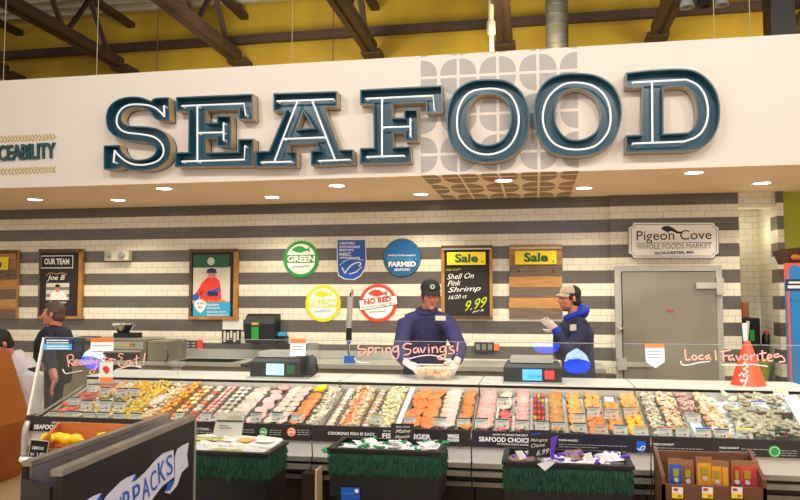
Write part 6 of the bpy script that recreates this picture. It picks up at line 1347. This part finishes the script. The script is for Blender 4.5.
# ------------------------------------------------------------------ cone, alcove and right edge
t = thing('traffic_cone', 'orange cone with white markings standing on the service ledge at right', 'cone', tuple(V((at(748.5, 390, 5.9).x, 5.9, .937))))
c = t.location.copy(); ht = at(747, 341, 5.9).z-.937
build(MB().lathe([(.122, 0), (.118, .01), (.02, ht), (.0001, ht)], c, 28, 'orange_cone') if mat('orange_cone', (232, 72, 28), rough=.5) else MB(), 'cone_body', None, t) if False else None
mat('orange_cone', (232, 72, 28), rough=.5)
build(MB().lathe([(.122, 0), (.118, .01), (.022, ht), (.0001, ht)], c, 28), 'cone_body', 'orange_cone', t)
build(MB().tube([V((c.x-.012, c.y, c.z+ht)), V((c.x-.018, c.y-.01, c.z+ht+.13))], [.014, .018], 10), 'cone_handle', 'white', t)
m = MB(); R = random.Random(2)
def conept(px, py):
    r_ = ray(px, py); best = None
    for k in range(300):
        p = CAM+r_*((5.75+k*.0008)/r_.y); h_ = p.z-c.z; rad = .118-(.096)*(h_/ht)
        if math.hypot(p.x-c.x, p.y-c.y) <= rad+.002: return p-r_.normalized()*.002
    return None
for l in ([(742, 366), (745, 362), (747.5, 367), (743.5, 369)], [(743, 369), (748, 371), (744, 375)], [(739, 376), (742, 373), (744, 377), (748, 375), (746, 381), (740, 380)], [(741, 382), (747, 380), (744, 386)]):
    q = [conept(*p) for p in l]
    if all(q): m.tube(q, .006, 5)
build(m, 'cone_print', 'white', t)
def abox(name, label, cat, x0, y0, x1, y1, Y, dep, mt, to=None):
    t = gear(name, label, cat, x0, y0, x1, y1, Y, dep, mt, bottom=to); return t
t = abox('storage_cabinet', 'black cabinet standing in the tiled alcove', 'cabinet', 743, 318, 761, 380, 9.5, .4, 'black', 0); front('green_label', 750, 330, 754.5, 341, 9.5, .008, 'green', t); build(MB().tube(pts([(748, 321), (746.5, 342)], 9.46), .02, 8), 'white_cloth_strip', 'white', t)
zt_ = at(752, 318, 9.5).z
t = gear('cardboard_box', 'upright brown cardboard box on top of the black alcove cabinet', 'box', 742.5, 301.5, 749.5, 317.8, 9.6, .2, 'cardboard', bottom=zt_); front('red_side', 741, 302, 743, 317.8, 9.6, .02, 'crimson', t)
t = abox('storage_cabinet', 'low black cabinet with a bottle in the right of the alcove', 'cabinet', 762, 345, 770, 385, 9.55, .4, 'black', 0)
t = thing('wall_poster', 'small white poster with green and yellow pictures on the alcove wall', 'poster', tuple(at(766, 324, 10.0))); rb('poster_sheet', 760, 306.5, 772.5, 323.5, .01, .01, 'white', t, pl=10.0); rb('green_picture', 761, 309.5, 767.5, 312.5, .012, .002, 'dark_green', t, pl=10.0); rb('yellow_picture', 761, 315, 765.5, 321, .012, .002, 'yellow', t, pl=10.0); rb('green_picture', 767, 316, 772, 321, .012, .002, 'dark_green', t, pl=10.0)
rb('red_notice', 762.5, 330.5, 771, 333.5, .01, .01, 'crimson', pl=10.0, label='small red notice low on the alcove wall', cat='notice')
a = at(773.5, 320, 9.85); build(MB().tube([(a.x, 9.85, 0), (a.x, 9.85, at(774, 299, 9.85).z)], .03, 10), 'brown_pole', 'knot', None, 'brown pole leaning in the right corner of the alcove', 'pole')
a = at(767, 350, 9.7); zc_ = at(768, 345, 9.55).z
t = thing('dark_bottle', 'dark bottle with a pink top on the low alcove cabinet', 'bottle', (a.x, 9.7, zc_)); build(MB().lathe([(.055, 0), (.055, .10), (.03, .13)], (a.x, 9.7, zc_), 14), 'bottle_body', 'black', t); build(MB().lathe([(.03, .13), (.03, .16)], (a.x, 9.7, zc_), 12), 'bottle_cap', 'pk_red', t)
a = at(768.5, 386, 9.3); b = at(768.5, 360, 9.3)
t = thing('bouquet_bucket', 'yellow-green tapered bucket right of the orange cone', 'bucket', (a.x, 9.5, .0)); mat('lime_wrap', (166, 176, 60), (130, 145, 40), 12, .5)
build(MB().lathe([(.045, a.z), (.09, b.z), (.08, b.z), (.0001, a.z+.05)], (a.x, 9.45, 0), 18), 'bucket_wall', 'lime_wrap', t); build(MB().lathe([(.05, 0), (.05, a.z)], (a.x, 9.45, 0), 12), 'bucket_post', 'black', t)
# blue display and basket at the right edge
Y = 8.3; x0 = at(787.5, 262, Y).x; zt_ = at(790, 263, Y).z
mat('cyan_board', (30, 140, 205), (22, 120, 190), 2, .4); mat('coral', (226, 96, 80), rough=.5)
t = thing('promo_display', 'tall cyan freezer display with a coral top and an oval badge at the right edge', 'display', (x0+.4, Y+.3, 0)); zm = at(790, 283, Y).z
build(MB().box((x0, Y, 0), (x0+.9, Y+.12, zm)), 'cyan_panel', 'cyan_board', t); build(MB().box((x0, Y, zm), (x0+.9, Y+.12, zt_)), 'coral_panel', 'coral', t); build(MB().box((x0-.012, Y-.01, 0), (x0+.006, Y+.02, zt_)), 'edge_strip', 'coral', t)
cc = at(795.5, 283.5, Y-.005); m = MB(); m.plate([V((cc.x+.095*math.cos(a), cc.y, cc.z+.19*math.sin(a))) for a in [i*math.pi/14 for i in range(28)]], (0, -.004, 0), 'cyan_board'); build(m, 'oval_badge', None, t)
m = MB(); m.box((cc.x-.1, Y-.014, cc.z-.075), (cc.x+.1, Y-.010, cc.z+.045), 'navy'); build(m, 'badge_band', None, t); words('badge_text', 'FRESH', (790.5, 287.5), (799.5, 287.5), 3, Y-.014, 'white', t, .04) if False else None
m = MB(); m.box((cc.x-.08, Y-.017, cc.z-.05), (cc.x+.08, Y-.014, cc.z-.02), 'white'); m.box((cc.x-.07, Y-.017, cc.z+.0), (cc.x+.07, Y-.014, cc.z+.02), 'white'); build(m, 'badge_lines', None, t)
t = thing('basket', 'brown basket with yellow goods on top of the cyan display', 'basket', (x0+.3, Y+.2, zt_)); z2 = at(792, 246, Y).z
build(MB().add([(x0+.03, Y+.05, zt_), (x0+.6, Y+.05, zt_), (x0+.6, Y+.4, zt_), (x0+.03, Y+.4, zt_), (x0-.02, Y, z2-.03), (x0+.65, Y, z2+.04), (x0+.65, Y+.45, z2+.04), (x0-.02, Y+.45, z2-.03)], [(0,3,2,1),(0,1,5,4),(1,2,6,5),(2,3,7,6),(3,0,4,7),(4,5,6,7)]), 'basket_wall', 'stand_brown', t)
m = MB()
for i in range(5): m.ell((x0+.08+i*.1, Y-.006, zt_+.06+.03*(i % 2)), (.05, .02, .03), 10, 6)
build(m, 'yellow_goods', 'nugget', t)

# ------------------------------------------------------------------ light
def area(loc, size, e, col=(1, .93, .84), tgt=None, sy=None):
    l = bpy.data.lights.new('store_fill_light', 'AREA'); l.energy = e; l.color = col; l.size = size
    if sy: l.shape = 'RECTANGLE'; l.size_y = sy
    o = bpy.data.objects.new('store_fill_light', l); COL.objects.link(o); o.location = loc
    if tgt: o.rotation_euler = (V(tgt)-V(loc)).to_track_quat('-Z', 'Y').to_euler()
    return o
for x in (-4.2, -1.4, 1.4, 4.2):
    area((x, 2.6, 5.3), 1.0, 72, tgt=(x*.8, 7.0, 3.0), sy=.5)
for x in (-4, 0, 4): area((x, 9.6, 4.6), .9, 55, (1, .88, .66), tgt=(x, 12, 5.4)); area((x, 8.6, 4.9), .9, 30, (1, .95, .86), tgt=(x, 8.8, 6.6))  # added fill lights that brighten the yellow wall and the roof deck
def spot(loc, tgt, e, ang=38, col=(1, .96, .9), r=.05):
    l = bpy.data.lights.new('food_spot', 'SPOT'); l.energy = e; l.spot_size = math.radians(ang); l.spot_blend = .6; l.color = col; l.shadow_soft_size = r
    o = bpy.data.objects.new('food_spot', l); COL.objects.link(o); o.location = loc; o.rotation_euler = (V(tgt)-V(loc)).to_track_quat('-Z', 'Y').to_euler()
for x in (-3.0, -1.9, -.8, .3, 1.4, 2.3): spot((x+.1, 2.0, 4.4), (x, 5.3, .75), 250, 30); spot((x+.1, 6.2, 4.6), (x, 5.3, .8), 150, 40)  # the rear row is added to brighten the food in the case
# pendant lamps over the shop floor, seen only as reflections in the sloping glass
mat('pendant_shade', (190, 215, 255), rough=.4, emit=34); mat('pendant_rim', (40, 90, 255), rough=.4, emit=22); mat('pendant_bulb', (225, 240, 255), emit=20)
for px, py, w_ in ((577, 364, 'middle'), (92, 361, 'left'), (546, 344, 'right')):
    r_ = ray(px, py).normalized(); p = at(px, py, GPL); rr = r_-GN*2*r_.dot(GN); L_ = (1.0-p.y)/rr.y; c = p+rr*L_; c.y = 1.0
    t = thing('pendant_lamp', 'blue glowing pendant lamp mirrored in the glass, '+w_+' one', 'pendant lamp', tuple(c), 'pendant lamps mirrored in the glass')
    build(MB().lathe([(.155, -.02), (.152, .03), (.13, .1), (.085, .155), (.03, .18), (.03, .2), (.02, .2), (.02, .17), (.08, .14), (.12, .09), (.142, .03), (.145, -.02)], c, 24, cap=False), 'lamp_shade', 'pendant_shade', t)
    build(MB().lathe([(.158, -.05), (.166, -.02), (.158, .0), (.12, -.05)], c, 24), 'glowing_rim', 'pendant_rim', t); build(MB().ell(c+V((0, -.0, .04)), (.05, .05, .05), 14, 10), 'bulb', 'pendant_bulb', t); build(MB().tube([c+V((0, 0, .2)), V((c.x, c.y, 6.62))], .01, 6), 'cord', 'black', t)
w = bpy.data.worlds.new('world'); scene.world = w; w.use_nodes = True; w.node_tree.nodes['Background'].inputs[0].default_value = lin((255, 238, 214)); w.node_tree.nodes['Background'].inputs[1].default_value = .95
vs_ = scene.view_settings; vs_.view_transform = 'Standard'; vs_.look = 'None'; vs_.exposure = .35; vs_.gamma = 1; vs_.use_curve_mapping = False
